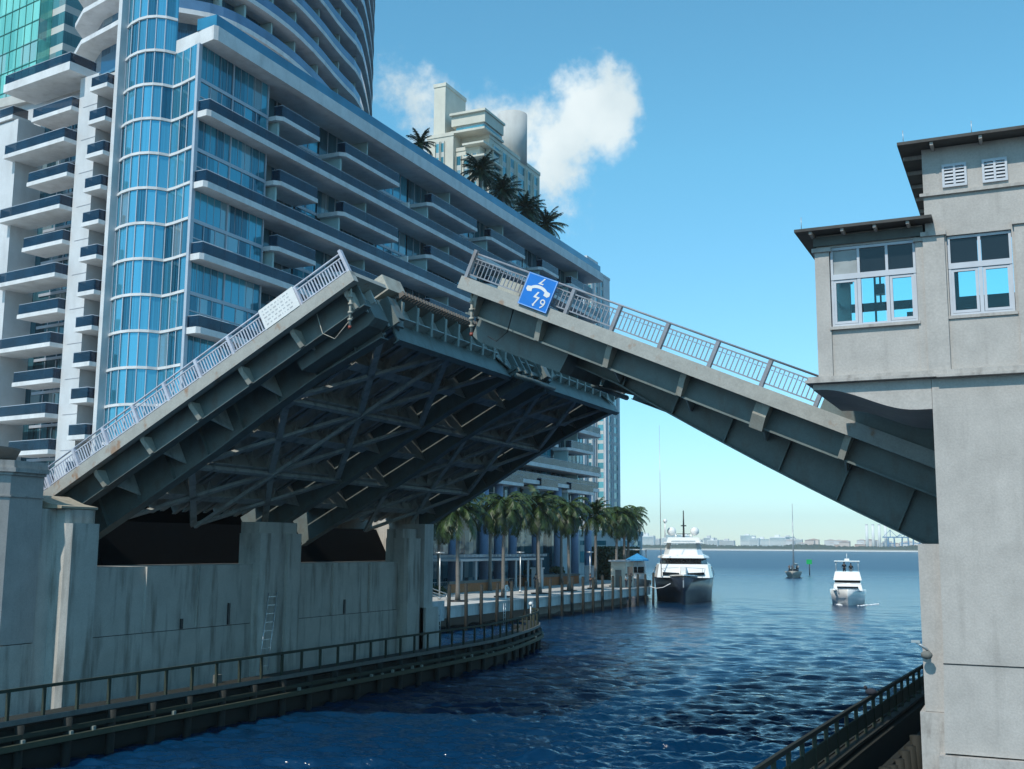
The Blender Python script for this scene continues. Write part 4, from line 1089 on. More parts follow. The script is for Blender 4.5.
for i, (x, y) in enumerate(((-53, 90.5), (-54, 96.5), (-57.5, 130), (-57.5, 137))):
    leafy('shrub', ['low shrub beside the ramp rails by the pier', 'low shrub at the left end of the pergola', 'low shrub in the brick planter, left half', 'low shrub in the brick planter, right half'][i], 'shrub', x-1, x+1, y-2.2, y+2.2, 2.1 if i < 2 else 3.3, 3.5 if i < 2 else 4.4, 900, leaf_d, .16, seed=i+30, group='low shrubs on the riverwalk')

# ------------------------------------------------------------------ quay
q = thing('quay_edge', 'pale concrete quay edge overhanging dark water with short supports', 'quay wall', (-43.6, 105, 0))
MB().box(-46.99, -43.6, 57.2, 134.4, 1.15, 2.085).build('cap_beam', quayc, q)
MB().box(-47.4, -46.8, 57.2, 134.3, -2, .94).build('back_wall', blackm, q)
MB().box(-43.62, -43.56, 57.2, 134.3, 1.9, 2.12).build('coping', paving, q)
nums = ['first', 'second', 'third', 'fourth', 'fifth', 'sixth', 'seventh', 'eighth', 'ninth', 'tenth', 'eleventh', 'twelfth', 'thirteenth', 'fourteenth', 'fifteenth', 'sixteenth', 'seventeenth', 'eighteenth', 'nineteenth', 'twentieth']
p0 = MB().tube([(0, 0, -1.5), (0.02, 0, 1.2), (0, 0, 3.75)], [.17, .16, .15], 9).tube([(0, 0, 3.75), (0, 0, 3.82)], [.15, .09], 9).build('mooring_pile', timber, None)
tag(p0, None, 'pile', 'piles along the quay edge')
k = 0; y = 77.6
while y < 135:
    o = p0 if k == 0 else p0.copy()
    if k: COL.objects.link(o)
    o.location = (-43.3+random.uniform(-.05, .05), y, random.uniform(-.15, .1)); o.rotation_euler = (random.uniform(-.02, .02), random.uniform(-.02, .02), random.uniform(0, 3))
    o['label'] = 'dark timber mooring pile on the quay edge, %s from the bridge pier' % nums[k]
    y += 3.0; k += 1
s = thing('quay_sign', 'pale square panel with a faint emblem on the quay face next to the bridge pier', 'sign', (-43.5, 79, 1.5))
MB().box(-43.54, -43.48, 77.9, 80.2, 1.0, 2.6).build('sign_panel', plain('panel_grey', (.4, .42, .42), .6), s)
m = MB(); m.tube([(-43.47, 79.0, 1.95), (-43.465, 79.0, 1.95)], .2, 14); m.box(-43.478, -43.47, 78.6, 79.4, 1.4, 1.48); m.build('emblem', signgrey, s)
for i, y in enumerate((79.3, 91.5, 97.6)):
    l_ = thing('quay_ladder', ['metal ladder under the quay sign', 'metal ladder on the quay face below the second riverwalk palm', 'metal ladder on the quay face left of the brick planter'][i], 'ladder', (-43.4, y, 0), 'ladders on the quay face')
    m = MB().tube([(-43.45, y-.2, -.3), (-43.45, y-.2, 1.9)], .025, 5).tube([(-43.45, y+.2, -.3), (-43.45, y+.2, 1.9)], .025, 5); m.build('rail', alum, l_)
    m = MB()
    for kk in range(6): m.tube([(-43.45, y-.2, kk*.33), (-43.45, y+.2, kk*.33)], .018, 5)
    m.build('rung_set', alum, l_)
# pergola
pg = thing('pergola', 'white pergola with a flat slatted roof on the riverwalk before the hotel', 'pergola', (-58, 117, 2.1))
MB().box(-60, -55.6, 106, 128.5, 5.35, 5.6).build('roof_beam', wall_w, pg)
m = MB()
for k in range(24): m.bar((-60.2, 106.2+k*.97, 5.8+.0), (-55.2, 106.2+k*.97, 5.95), .12, .3)
m.build('roof_slats', wall_w, pg)
for y in (106.5, 110, 113.5, 117, 120.5, 124, 128):
    MB().box(-55.85, -55.65, y-.1, y+.1, 2.1, 5.34).build('post', wall_w, pg)
MB().box(-55.5, -55.35, 103, 117.5, 2.1, 3.0).build('low_wall', brick, pg)
MB().box(-55.55, -55.3, 103, 117.5, 3.001, 3.3).build('wall_cap', greyplank, pg)
# brick planter
pl = thing('planter', 'long orange brick planter wall with grey cap at the foot of the hotel columns', 'planter', (-56, 133, 2.1))
MB().box(-58.5, -55.8, 126.5, 141, 2.1, 3.15).build('brick_wall', brick, pl)
MB().box(-58.6, -55.7, 126.4, 141.1, 3.151, 3.4).build('coping', greyplank, pl)
for i, (y, w_) in enumerate(((125.5, 1.2), (143.5, 1.4))):
    g_ = thing('gate_pillar', ['white square pillar at the left end of the brick planter', 'white square pillar at the right end of the brick planter'][i], 'pillar', (-55, y, 2.1), 'white pillars beside the brick planter')
    MB().box(-55.7, -54.6, y-w_/2, y+w_/2, 2.1, 4.3).build('shaft', wall_w, g_, bevel=.03)
    MB().box(-55.8, -54.5, y-w_/2-.1, y+w_/2+.1, 4.301, 4.45).build('cap', wall_w, g_)
# terrace glass fence by the columns
gf = thing('terrace_fence', 'dark low metal fence between the riverwalk and the hotel columns', 'fence', (-57, 100, 2.1))
m = MB()
y = 88
while y < 125: m.box(-56.98, -56.94, y-.02, y+.02, 2.1, 3.15); y += .45
m.box(-57, -56.92, 88, 125, 3.15, 3.2); m.build('bars', alum, gf)
# ramp rails next to the pier
rp = thing('ramp_rail', 'slanting white pipe rails of the ramp beside the bridge pier', 'railing', (-49, 86, 2.1))
for k in range(3):
    MB().tube([(-48.4+k*-.5, 80.5, 4.6-k*.35), (-48.4+k*-.5, 90.5, 2.5-k*.1)], .045, 6).build('pipe', alum, rp)
for k in range(4): MB().tube([(-48.6, 81+3*k, 2.1), (-48.6, 81+3*k, 4.4-.62*k)], .04, 6).build('post', alum, rp)
for i, (x, y) in enumerate(((-50, 91.2), (-50, 109.2), (-49.2, 128))):
    lp = thing('lamp_post', ['slim lamp post with a flat head left of the pergola', 'slim lamp post with a flat head at the right end of the pergola', 'slim lamp post before the brick planter'][i], 'lamp post', (x, y, 2.1), 'lamp posts on the riverwalk')
    MB().tube([(x, y, 2.1), (x, y, 6.3)], [.08, .055], 8).build('pole', alum, lp)
    MB().tube([(x, y, 6.3), (x, y, 6.42)], .42, 12).build('lamp_head', alum, lp)
    MB().tube([(x, y, 2.1), (x, y, 2.35)], .16, 8).build('base', alum, lp)
lt = thing('life_ring_post', 'short white post with a ring buoy on the quay near the fourth palm', 'life ring', (-45, 95, 2.1))
MB().box(-45.06, -44.94, 94.94, 95.06, 2.1, 3.3).build('post', white, lt)
m = MB(); ring = [(-44.9, 95+.28*math.cos(a*math.pi/8), 3.1+.28*math.sin(a*math.pi/8)) for a in range(17)]; m.tube(ring, .06, 6, cap=False); m.build('ring', signwhite, lt)
# kiosk with blue parasol
kk = thing('kiosk', 'pale ticket kiosk at the corner of the quay beside the yacht', 'kiosk', (-45.6, 131.5, 2.1))
MB().box(-47.6, -45.6, 131, 134, 2.1, 5.2).build('cabin', beige, kk, bevel=.03)
MB().box(-45.599, -45.57, 131.5, 133.5, 3.4, 4.6).build('window', darkglass, kk)
MB().box(-47, -46.2, 130.96, 130.999, 2.1, 4.2).build('door', greyplank, kk)
MB().box(-47.8, -45.4, 130.7, 134.2, 5.201, 5.4).build('roof', wall_w, kk)
u = thing('parasol', 'sky blue parasol above the kiosk at the quay corner', 'parasol', (-44.9, 134, 2.1))
MB().tube([(-45, 133.6, 2.1), (-45, 133.6, 6.2)], .035, 6).build('pole', alum, u)
m = MB(); n = 8
ringp = [(-45+1.5*math.cos(2*math.pi*a/n), 133.6+1.5*math.sin(2*math.pi*a/n), 5.5) for a in range(n)]
m.add([(-45, 133.6, 6.25)]+ringp+[(x, y, z-.18) for x, y, z in ringp], [(0, 1+a, 1+(a+1) % n) for a in range(n)]+[(1+a, 1+n+a, 1+n+(a+1) % n, 1+(a+1) % n) for a in range(n)])
m.build('canopy', canvas_b, u, norm=False)

# ------------------------------------------------------------------ people
def skin_mesh(verts, edges, radii, root=0):
    me = bpy.data.meshes.new('tmpskin'); me.from_pydata(verts, edges, [])
    ob = bpy.data.objects.new('tmpskin', me); COL.objects.link(ob)
    md = ob.modifiers.new('s', 'SKIN'); md.use_smooth_shade = True
    for i, sv in enumerate(me.skin_vertices[0].data):
        sv.radius = (radii[i], radii[i]); sv.use_root = (i == root)
    s2 = ob.modifiers.new('d', 'SUBSURF'); s2.levels = 1; s2.render_levels = 1
    bpy.context.view_layer.update()
    out = bpy.data.meshes.new_from_object(ob.evaluated_get(bpy.context.evaluated_depsgraph_get()))
    bpy.data.objects.remove(ob); return out
def person(label, loc, rz=0, top=cloth_d, legs=cloth_d, arms=0.3, group=None, sit=False):
    """one continuous body (1.72 m) with hair, shirt and trousers as children"""
    t = thing('person', label, 'person', loc, group, rz)
    hip = .92 if not sit else .5
    def up(z): return z if not sit else z-.42
    V = [(0, 0, up(.95)), (0, 0, up(1.15)), (0, 0, up(1.38)), (0, 0, up(1.48)), (0, -.01, up(1.6)), (0, -.01, up(1.68)),
         (.19, 0, up(1.40)), (.25, -.08-arms*.1, up(1.14)), (.22, -.12-arms*.5, up(.95+arms*.2)), (.21, -.15-arms*.6, up(.88+arms*.25)),
         (-.19, 0, up(1.40)), (-.25, -.08-arms*.1, up(1.14)), (-.22, -.12-arms*.5, up(.95+arms*.2)), (-.21, -.15-arms*.6, up(.88+arms*.25))]
    if not sit: LG = [(.1, 0, .88), (.11, -.02, .48), (.12, .02, .08), (.12, -.12, .04)]
    else: LG = [(.1, -.02, .5), (.12, -.42, .5), (.12, -.44, .08), (.12, -.56, .04)]
    V += LG+[(-x, y, z) for x, y, z in LG]
    E_ = [(0, 1), (1, 2), (2, 3), (3, 4), (4, 5), (2, 6), (6, 7), (7, 8), (8, 9), (2, 10), (10, 11), (11, 12), (12, 13), (0, 14), (14, 15), (15, 16), (16, 17), (0, 18), (18, 19), (19, 20), (20, 21)]
    rad = [.13, .12, .13, .055, .09, .085, .06, .045, .035, .03, .06, .045, .035, .03, .085, .06, .04, .035, .085, .06, .04, .035]
    me = skin_mesh(V, E_, rad); me.materials.clear(); me.materials.append(skin_m)
    mesh_obj('body', me, t)
    me = skin_mesh([V[i] for i in (0, 1, 2, 6, 7, 10, 11)], [(0, 1), (1, 2), (2, 3), (3, 4), (2, 5), (5, 6)], [.145, .135, .145, .075, .06, .075, .06])
    me.materials.clear(); me.materials.append(top); mesh_obj('shirt', me, t)
    me = skin_mesh([V[0]]+LG[:3]+[(-x, y, z) for x, y, z in LG[:3]], [(0, 1), (1, 2), (2, 3), (0, 4), (4, 5), (5, 6)], [.14, .1, .075, .055, .1, .075, .055])
    me.materials.clear(); me.materials.append(legs); mesh_obj('trousers', me, t)
    MB().sphere((0, .02, up(1.66)), .105, sz=1.05).build('hair', cloth_d, t, local=True)
    return t

# ------------------------------------------------------------------ boats
def hull(m, L, B, zdeck, draft, flare=.75, n=14, bowrake=1.6, sheer=.6, y0=0, cx=0, kw=.8):
    """bow towards -Y, section loft"""
    secs = []
    for i in range(n+1):
        s_ = i/n; y = y0+L*s_
        wdt = B/2*min(1, (math.sin(min(s_*2.2, 1)*math.pi/2))**.75) if s_ > 0 else .03
        wd_w = wdt*(flare if s_ < .5 else flare+(1-flare)*(s_-.5)*1.2)*min(1, s_*3+.05)
        zz = zdeck+sheer*(1-s_)**2
        yk = y+bowrake*(1-s_)**3
        secs.append([(cx-wdt, y, zz), (cx-wd_w*.97, yk*.6+y*.4, zz*.45), (cx-wd_w*kw, yk, .0), (cx, yk, -draft), (cx+wd_w*kw, yk, .0), (cx+wd_w*.97, yk*.6+y*.4, zz*.45), (cx+wdt, y, zz)])
    m.loft(secs); return secs
YX, YY = -38.9, 133.0
y_ = thing('motor_yacht', 'large motor yacht with navy hull and white decks moored at the end of the quay', 'yacht', (YX, YY, 0))
y_.rotation_euler.z = R(16); y_.scale = (1.06, 1.06, .98)
m = MB(); hull(m, 36, 7.6, 2.75, 1.2, flare=.97, y0=YY, cx=YX, bowrake=1.6, sheer=.7, kw=.95); m.build('hull', hullnavy, y_)
def ring(x, y, hw, z0, z1, tap=1.0): return [(x-hw, y, z0), (x+hw, y, z0), (x+hw*tap, y, z1), (x-hw*tap, y, z1)]
# rub rail and foredeck
m = MB(); secs = []
for i in range(15):
    s_ = i/14; wdt = 3.82*min(1, (math.sin(min(s_*2.2, 1)*math.pi/2))**.75)+.05 if s_ > 0 else .1
    y = YY+36*s_; zz = 2.75+.9*(1-s_)**2
    secs.append([(YX-wdt, y-.05, zz), (YX+wdt, y-.05, zz), (YX+wdt, y-.05, zz+.16), (YX-wdt, y-.05, zz+.16)])
m.loft(secs, smooth=False); m.build('deck_band', gel, y_)
def house(name, mat, y0, y1, hw0, hw1, z0, z1, rake, tap=.9):
    secs = [[(YX-hw0, y0, z0), (YX+hw0, y0, z0), (YX+hw0*tap, y0+rake, z1), (YX-hw0*tap, y0+rake, z1)],
            [(YX-hw1, y0+2.2, z0), (YX+hw1, y0+2.2, z0), (YX+hw1*tap, y0+2.2+rake, z1), (YX-hw1*tap, y0+2.2+rake, z1)],
            [(YX-hw1, y1, z0), (YX+hw1, y1, z0), (YX+hw1*tap, y1, z1), (YX-hw1*tap, y1, z1)]]
    return MB().loft(secs, smooth=False).build(name, mat, y_, bevel=.05)
house('cabin', gel, YY+3.2, YY+32, 3.1, 3.5, 3.3, 5.0, 1.4, .93)
house('windscreen', darkglass, YY+5.6, YY+30, 2.15, 2.9, 5.001, 5.75, .6, .96)
house('wheelhouse_roof', gel, YY+5.1, YY+31, 2.5, 3.15, 5.76, 6.05, .2, .97)
house('flybridge', gel, YY+8, YY+27, 1.8, 2.5, 6.06, 6.9, .9, .9)
house('flybridge_band', gel, YY+7.0, YY+28, 2.4, 2.7, 6.0, 6.2, .1, 1)
for sx in (-1, 1):
    m = MB(); m.prism([(YX+sx*.5, 3.62), (YX+sx*2.45, 3.72), (YX+sx*2.45, 4.02), (YX+sx*.5, 3.92)], 'y', YY+3.2, YY+3.75); m.build('cabin_window', darkglass, y_)
    m = MB()
    for k in range(6):
        yy = YY+8+k*3; m.box(YX+sx*3.42-.04, YX+sx*3.42+.04, yy, yy+2.2, 3.9, 4.6)
    m.build('side_windows', darkglass, y_)
    m = MB(); pts = [(YX+sx*(.3+3.4*min(1, (math.sin(min(k/14*2.2, 1)*math.pi/2))**.75)), YY+.3+k*1.5, 3.75+.9*(1-k/24)**2) for k in range(9)]
    m.tube(pts, .03, 5)
    for p_ in pts[::2]: m.tube([(p_[0], p_[1], p_[2]-.85), p_], .025, 5)
    m.build('bow_rail', alum, y_)
    m = MB(); m.tube([(YX+sx*.98, YY+15, 8.6), (YX+sx*.98, YY+15, 8.9)], .18, 8); m.sphere((YX+sx*1.45 if sx > 0 else YX-1.5, YY+15, 9.4), .58, 14, 8, sz=1.05); m.build('radar_dome', gel, y_)
MB().box(YX-.35, YX+.35, YY+2.6, YY+4.4, 3.2, 4.75).build('bow_locker', gel, y_, bevel=.04)
MB().box(YX-.06, YX+.06, YY-.12, YY+.1, 2.2, 3.1).build('stem_plate', alum, y_)
m = MB(); m.prism([(YX-2.3, 6.9), (YX-1.7, 6.9), (YX-1.5, 8.1), (YX+1.5, 8.1), (YX+1.7, 6.9), (YX+2.3, 6.9), (YX+2.0, 8.55), (YX-2.0, 8.55)], 'y', YY+14, YY+16); m.build('radar_arch', gel, y_)
m = MB(); m.box(YX-2.4, YX+2.4, YY+10, YY+20, 7.75, 7.9); 
m.build('hardtop', gel, y_)
m = MB(); m.tube([(YX+.05, YY+15, 8.55), (YX+.05, YY+15, 12.3)], [.14, .06], 8).box(YX-.9, YX+.9, YY+14.9, YY+15, 9.0, 9.08).box(YX-.3, YX+.4, YY+14.7, YY+15.2, 10.1, 10.25); m.build('mast', blackm, y_)
m = MB(); m.tube([(YX-2.3, YY+14, 8.5), (YX-2.3, YY+14, 10.6)], .1, 8).sphere((YX-2.3, YY+14, 10.8), .28); m.build('antenna', gel, y_)
m = MB(); m.tube([(YX-2.6, YY+3, 3.4), (YX-2.62, YY+3, 23)], [.06, .02], 6); 
m.tube([(YX+2.1, YY+14, 8.3), (YX+2.7, YY+14, 8.3)], .04, 6); m.build('whip_antenna', alum, y_)
ml = thing('mooring_line', 'pale rope from the yacht bow down to the quay pile', 'rope', (-41.5, 133, 2.2))
MB().tube([(-40.6, 133.2, 2.6), (-41.6, 133.4, 2.1), (-42.6, 133.5, 1.95), (-43.4, 133.6, 2.2)], .05, 6).build('rope', gel, ml)
# boats beyond the kiosk
b2 = thing('cabin_cruiser', 'white cabin cruiser half hidden between the kiosk and the yacht', 'boat', (-49.2, 145, 0))
b2.rotation_euler.z = R(17)
m = MB(); hull(m, 12, 4.2, 2.2, .7, y0=145, cx=-49.2); m.build('hull', gel, b2)
m = MB().loft([[(-50.60, 148.00, 2.2), (-47.80, 148.00, 2.2), (-48.00, 149.00, 5.1), (-50.40, 149.00, 5.1)], [(-50.60, 155, 2.2), (-47.80, 155, 2.2), (-48.00, 155, 5.1), (-50.40, 155, 5.1)]], smooth=False); m.build('cabin', gel, b2)
MB().box(-50.30, -48.10, 148.30, 154.00, 5.101, 5.2).box(-50.80, -47.60, 148.50, 154.00, 6.6, 6.75).build('hardtop', gel, b2)
MB().box(-50.35, -48.05, 148.25, 148.50, 3.5, 4.3).build('windscreen', darkglass, b2)
m = MB()
for x in (-50.60, -47.80):
    for yy in (149.00, 153.50): m.tube([(x, yy, 5.2), (x, yy, 6.6)], .04, 6)
m.build('hardtop_frame', alum, b2)

def small_boat():
    bx, by = -20.9, 143.0
    b = thing('motor_boat', 'white flybridge motor boat heading towards the camera on open water', 'boat', (bx, by, 0))
    b.rotation_euler.z = R(8); b.scale = (1.16,)*3
    m = MB(); hull(m, 10.5, 3.9, 1.45, .6, flare=.95, y0=by, cx=bx, bowrake=.9, sheer=.3, kw=.92); m.build('hull', gel, b)
    def hs(name, mat, y0, y1, hw, z0, z1, rake, tap=.9):
        return MB().loft([[(bx-hw, by+y0, z0), (bx+hw, by+y0, z0), (bx+hw*tap, by+y0+rake, z1), (bx-hw*tap, by+y0+rake, z1)], [(bx-hw, by+y1, z0), (bx+hw, by+y1, z0), (bx+hw*tap, by+y1, z1), (bx-hw*tap, by+y1, z1)]], smooth=False).build(name, mat, b, bevel=.03)
    hs('cabin', gel, 1.8, 8.5, 1.55, 1.55, 2.35, .7); hs('windscreen', darkglass, 2.7, 7.5, 1.35, 2.351, 2.62, .3, .97); hs('flybridge', gel, 2.6, 8, 1.5, 2.621, 3.55, .5, .86)
    MB().box(bx-1.1, bx+1.1, by+1.5, by+1.85, 1.8, 2.0).build('cabin_window', darkglass, b)
    MB().box(bx-1.35, bx+1.35, by+3.6, by+7, 4.62, 4.72).build('hardtop', gel, b)
    m = MB()
    for x in (-1.2, 1.2):
        for yy in (3.8, 6.6): m.tube([(bx+x, by+yy, 3.5), (bx+x*.97, by+yy, 4.62)], .03, 5)
    m.build('hardtop_frame', alum, b)
    m = MB(); m.box(bx-.25, bx+.25, by+4.8, by+5.2, 4.721, 4.95).tube([(bx, by+5, 4.9), (bx, by+5, 5.5)], .03, 5); m.build('radar', gel, b)
    m = MB()
    for sx in (-1, 1): m.tube([(bx+sx*1.7, by+2.2, 2.2), (bx+sx*1.3, by+.9, 2.3), (bx+sx*.1, by+.1, 2.4)], .025, 5)
    m.build('bow_rail', alum, b)
    f = MB()
    rng = random.Random(4)
    for k in range(90):
        sx = rng.choice((-1, 1)); s_ = rng.random()
        c = (bx+sx*(1.0+1.6*s_+rng.uniform(-.1, .35)), by+1+6*s_, .02); f.sphere(c, rng.uniform(.06, .2), 6, 4, sz=.5)
    o = f.build('bow_wave', foam, None); tag(o, 'white foam thrown up at the bow of the flybridge motor boat', 'foam', kind='stuff')
    person('driver in dark clothes on the motor boat flybridge, left figure', (bx-.35-.8, by+5.6, 3.55), 0, cloth_d, cloth_d, .5, 'people on the motor boat')
    person('companion in dark top on the motor boat flybridge, right figure', (bx+.45-.8, by+5.8, 3.4), .3, cloth_d, cloth_w, .2, 'people on the motor boat')
small_boat()
sx_, sy_ = -51.6, 268
s = thing('sailing_boat', 'small sailing boat with bare mast, dark crew and furled sail in the middle distance', 'sailing boat', (sx_, sy_, 0))
s.rotation_euler.z = R(10); s.scale = (1.12, 1.12, 1.02)
m = MB(); hull(m, 11, 3.7, 1.35, .8, flare=.75, y0=sy_, cx=sx_, bowrake=1.3, sheer=.3); m.build('hull', weathered('hull_cream', (.5, .47, .42), (.2, .18, .15), .3), s)
MB().loft([[(sx_-1.1, sy_+3, 1.4), (sx_+1.1, sy_+3, 1.4), (sx_+.9, sy_+3.5, 2.1), (sx_-.9, sy_+3.5, 2.1)], [(sx_-1.1, sy_+7, 1.4), (sx_+1.1, sy_+7, 1.4), (sx_+.9, sy_+7, 2.1), (sx_-.9, sy_+7, 2.1)]], smooth=False).build('cabin', darkglass, s)
MB().tube([(sx_+.2, sy_+4, 1.4), (sx_+.2, sy_+4, 17.4)], [.11, .06], 8).build('mast', alum, s)
MB().tube([(sx_+.25, sy_+4.2, 3.2), (sx_+.9, sy_+9, 3.1)], .2, 8).build('furled_sail', cloth_w, s)
MB().tube([(sx_, sy_+.3, 1.7), (sx_+.2, sy_+4, 16)], .05, 5).tube([(sx_+.2, sy_+4, 16.8), (sx_, sy_+10.8, 1.6)], .03, 5).box(sx_-1.2, sx_+1.5, sy_+3.96, sy_+4.04, 9, 9.08).build('rigging', alum, s)
for i, (dx, dy, tc) in enumerate(((-1.2, 6.4, cloth_d), (-.4, 7.6, cloth_d), (.9, 6.8, cloth_d), (1.3, 8.2, cloth_w))):
    person(['crew member in dark clothes at the left rail of the sailing boat', 'crew member in dark clothes behind the sailing boat cabin, left of the mast', 'crew member in dark clothes right of the sailing boat mast', 'crew member in a pale top at the right rail of the sailing boat'][i], (sx_+dx*.8-dy*.17, sy_+dy, 1.3), i, tc, cloth_d, .3, 'crew of the sailing boat')
mk = thing('channel_marker', 'thin channel marker post with a green square board right of the sailing boat', 'channel marker', (-53.4, 300, 0))
MB().tube([(-53.4, 300, -1), (-53.4, 300, 3.4)], .14, 7).build('post', blackm, mk)
MB().box(-54.1, -52.7, 299.8, 299.9, 2.9, 4.1).build('board', greenmark, mk)
# people on the quay
for i, (x, y, tc, rz, lb) in enumerate(((-44.6, 128.2, cloth_w, 1.2, 'person in a pale shirt on the quay left of the kiosk'), (-48.8, 127, cloth_d, 2, 'person in dark clothes near the right end of the brick planter'), (-52.5, 119, cloth_d, .4, 'person in dark clothes standing at the right end of the pergola'), (-44.5, 129.6, cloth_d, -1, 'person in a dark shirt on the quay, right beside the kiosk'))):
    person(lb, (x, y, 2.09), rz, tc, cloth_d, .15, 'people on the riverwalk')

# ------------------------------------------------------------------ far shore
rng = random.Random(12)
def ordn(i):
    return nums[i] if i < 20 else ('twenty-' if i < 40 else 'forty-' if i >= 40 and i < 60 else '')[:]+nums[i % 20] if i < 29 or 40 <= i < 49 else ('thirty-'+nums[i-30] if 30 <= i < 39 else {29: 'thirtieth', 39: 'fortieth', 49: 'fiftieth'}.get(i, 'fifty-'+nums[max(0, i-50)]))
pale = [plain('far_wall_%s' % n, c, .8, var=.06, scale=.02) for n, c in (('a', (.75, .73, .68)), ('b', (.6, .6, .6)), ('c', (.62, .52, .46)), ('d', (.45, .32, .26)), ('e', (.8, .8, .78)))]
x = -1120; i = 0
descr = {0: 'pale cream', 1: 'grey', 2: 'sand coloured', 3: 'brown', 4: 'white'}
while x < -220 and i < 59:
    left = x < -620
    wd_ = rng.uniform(24, 50) if left else rng.uniform(18, 36)
    hh = rng.uniform(22, 42) if left else rng.uniform(12, 28)
    ci = rng.choice((0, 4, 4, 1) if left else (1, 2, 3, 1))
    yy = rng.uniform(3060, 3300)
    t = thing('port_building', '%s %s far across the bay, %s in the row from the left' % (descr[ci], 'apartment block' if left else 'port warehouse', ordn(i)), 'building', (x, yy, 5), 'buildings on the far shore')
    MB().box(x, x+wd_, yy, yy+20, 5, 5+hh).build('wall', pale[ci], t)
    if left:
        MB().box(x+wd_*.3, x+wd_*.6, yy+4, yy+14, 5+hh, 5+hh+rng.uniform(3, 8)).build('roof_house', pale[ci], t)
        m = MB(); z = 8
        while z < 3+hh: m.box(x+1, x+wd_-1, yy-.8, yy-.1, z, z+1.3); z += 3.4
        m.build('window_bands', g_teal, t)
    else:
        MB().prism([(x-1, 5+hh), (x+wd_+1, 5+hh), (x+wd_/2, 5+hh+wd_*.12)], 'y', yy-1, yy+21).build('roof', pale[(ci+1) % 5], t)
    x += wd_*.8+rng.uniform(-12, 0); i += 1
for i in range(4):
    xx = -398+i*16.0
    t = thing('chimney', ['pale power station chimney on the far shore, leftmost of four', 'pale power station chimney on the far shore, second of four', 'pale power station chimney on the far shore, third of four', 'pale power station chimney on the far shore, rightmost of four'][i], 'chimney', (xx, 3100, 5), 'power station chimneys')
    MB().tube([(xx, 3100, 5), (xx, 3100, 72)], [4.2, 3.2], 12).build('stack', pale[4], t)
    MB().tube([(xx, 3100, 70), (xx, 3100, 72.5)], 3.5, 12).build('rim', pale[1], t)
crane_m = plain('crane_blue', (.06, .2, .36), .6)
for i, (xx, a) in enumerate(((-335, 20), (-300, 34), (-272, 60), (-238, 25))):
    t = thing('harbour_crane', ['blue harbour gantry crane, leftmost near the chimneys', 'blue harbour gantry crane, second from the chimneys', 'tall blue harbour gantry crane with raised boom', 'blue harbour gantry crane next to the pier edge on the right'][i], 'crane', (xx, 3080, 5), 'harbour cranes')
    m = MB()
    for dx in (-9, 9):
        for dy in (0, 14): m.bar((xx+dx, 3080+dy, 5), (xx+dx*.8, 3080+dy, 38), 2.2, 2.2)
        m.bar((xx+dx*.9, 3080, 18), (xx+dx*.9, 3094, 18), 1.8, 1.8)
    m.bar((xx-9, 3080, 22), (xx+9, 3080, 22), 1.8, 1.8); m.build('portal_frame', crane_m, t)
    MB().bar((xx-22, 3087, 38), (xx+16, 3087, 38), 3, 3).bar((xx-2, 3087, 38), (xx-2, 3087, 58), 1.6, 1.6).bar((xx-2, 3087, 57), (xx-20, 3087, 39), 1, 1).bar((xx-2, 3087, 57), (xx+15, 3087, 39), 1, 1).build('girder', crane_m, t)
    MB().bar((xx+12, 3087, 39), (xx+12+22*math.cos(R(a)), 3087, 39+22*math.sin(R(a))), 2, 2).build('boom', crane_m, t)
tag(MB().prism([(-900, 0), (-250, 0), (-250, 3), (-900, 3)], 'y', 2960, 2990).build('shore_wall', pale[0]), 'long pale sea wall along the far shore', 'sea wall')
# low far woods
m = MB(); rr2 = random.Random(9)
for k in range(2600):
    xx = rr2.uniform(-1300, -180); yy = rr2.uniform(3030, 3060); h_ = rr2.uniform(2, 9)+4*max(0, math.sin(xx*.02))
    a = rr2.uniform(2, 5)
    m.add([(xx-a, yy, 4), (xx+a, yy+2, 4), (xx+a*.7, yy, 4+h_), (xx, yy+1, 5+h_*1.15), (xx-a*.7, yy, 4+h_)], [(0, 1, 2, 3, 4)])
o = m.build('far_trees', leaf_d, None, norm=False); tag(o, 'low dark tree belt on the far shore', 'trees', kind='stuff')

# ------------------------------------------------------------------ air
HAZE = True
if HAZE:
    hm = bpy.data.materials.new('haze_air'); hm.use_nodes = True; nt = hm.node_tree
    for n in list(nt.nodes):
        if n.type == 'BSDF_PRINCIPLED': nt.nodes.remove(n)
    pv = N(nt, 'ShaderNodeVolumePrincipled'); pv.inputs['Color'].default_value = (.82, .9, .95, 1); pv.inputs['Density'].default_value = .00013; pv.inputs['Anisotropy'].default_value = 0
    nt.links.new(pv.outputs[0], nt.nodes['Material Output'].inputs['Volume'])
    o = MB().box(-5300, 5300, -5300, 5300, -4, 160).build('haze', hm); tag(o, kind='stuff')
    o['label'] = 'thin pale sea haze over the bay'; o['category'] = 'haze'

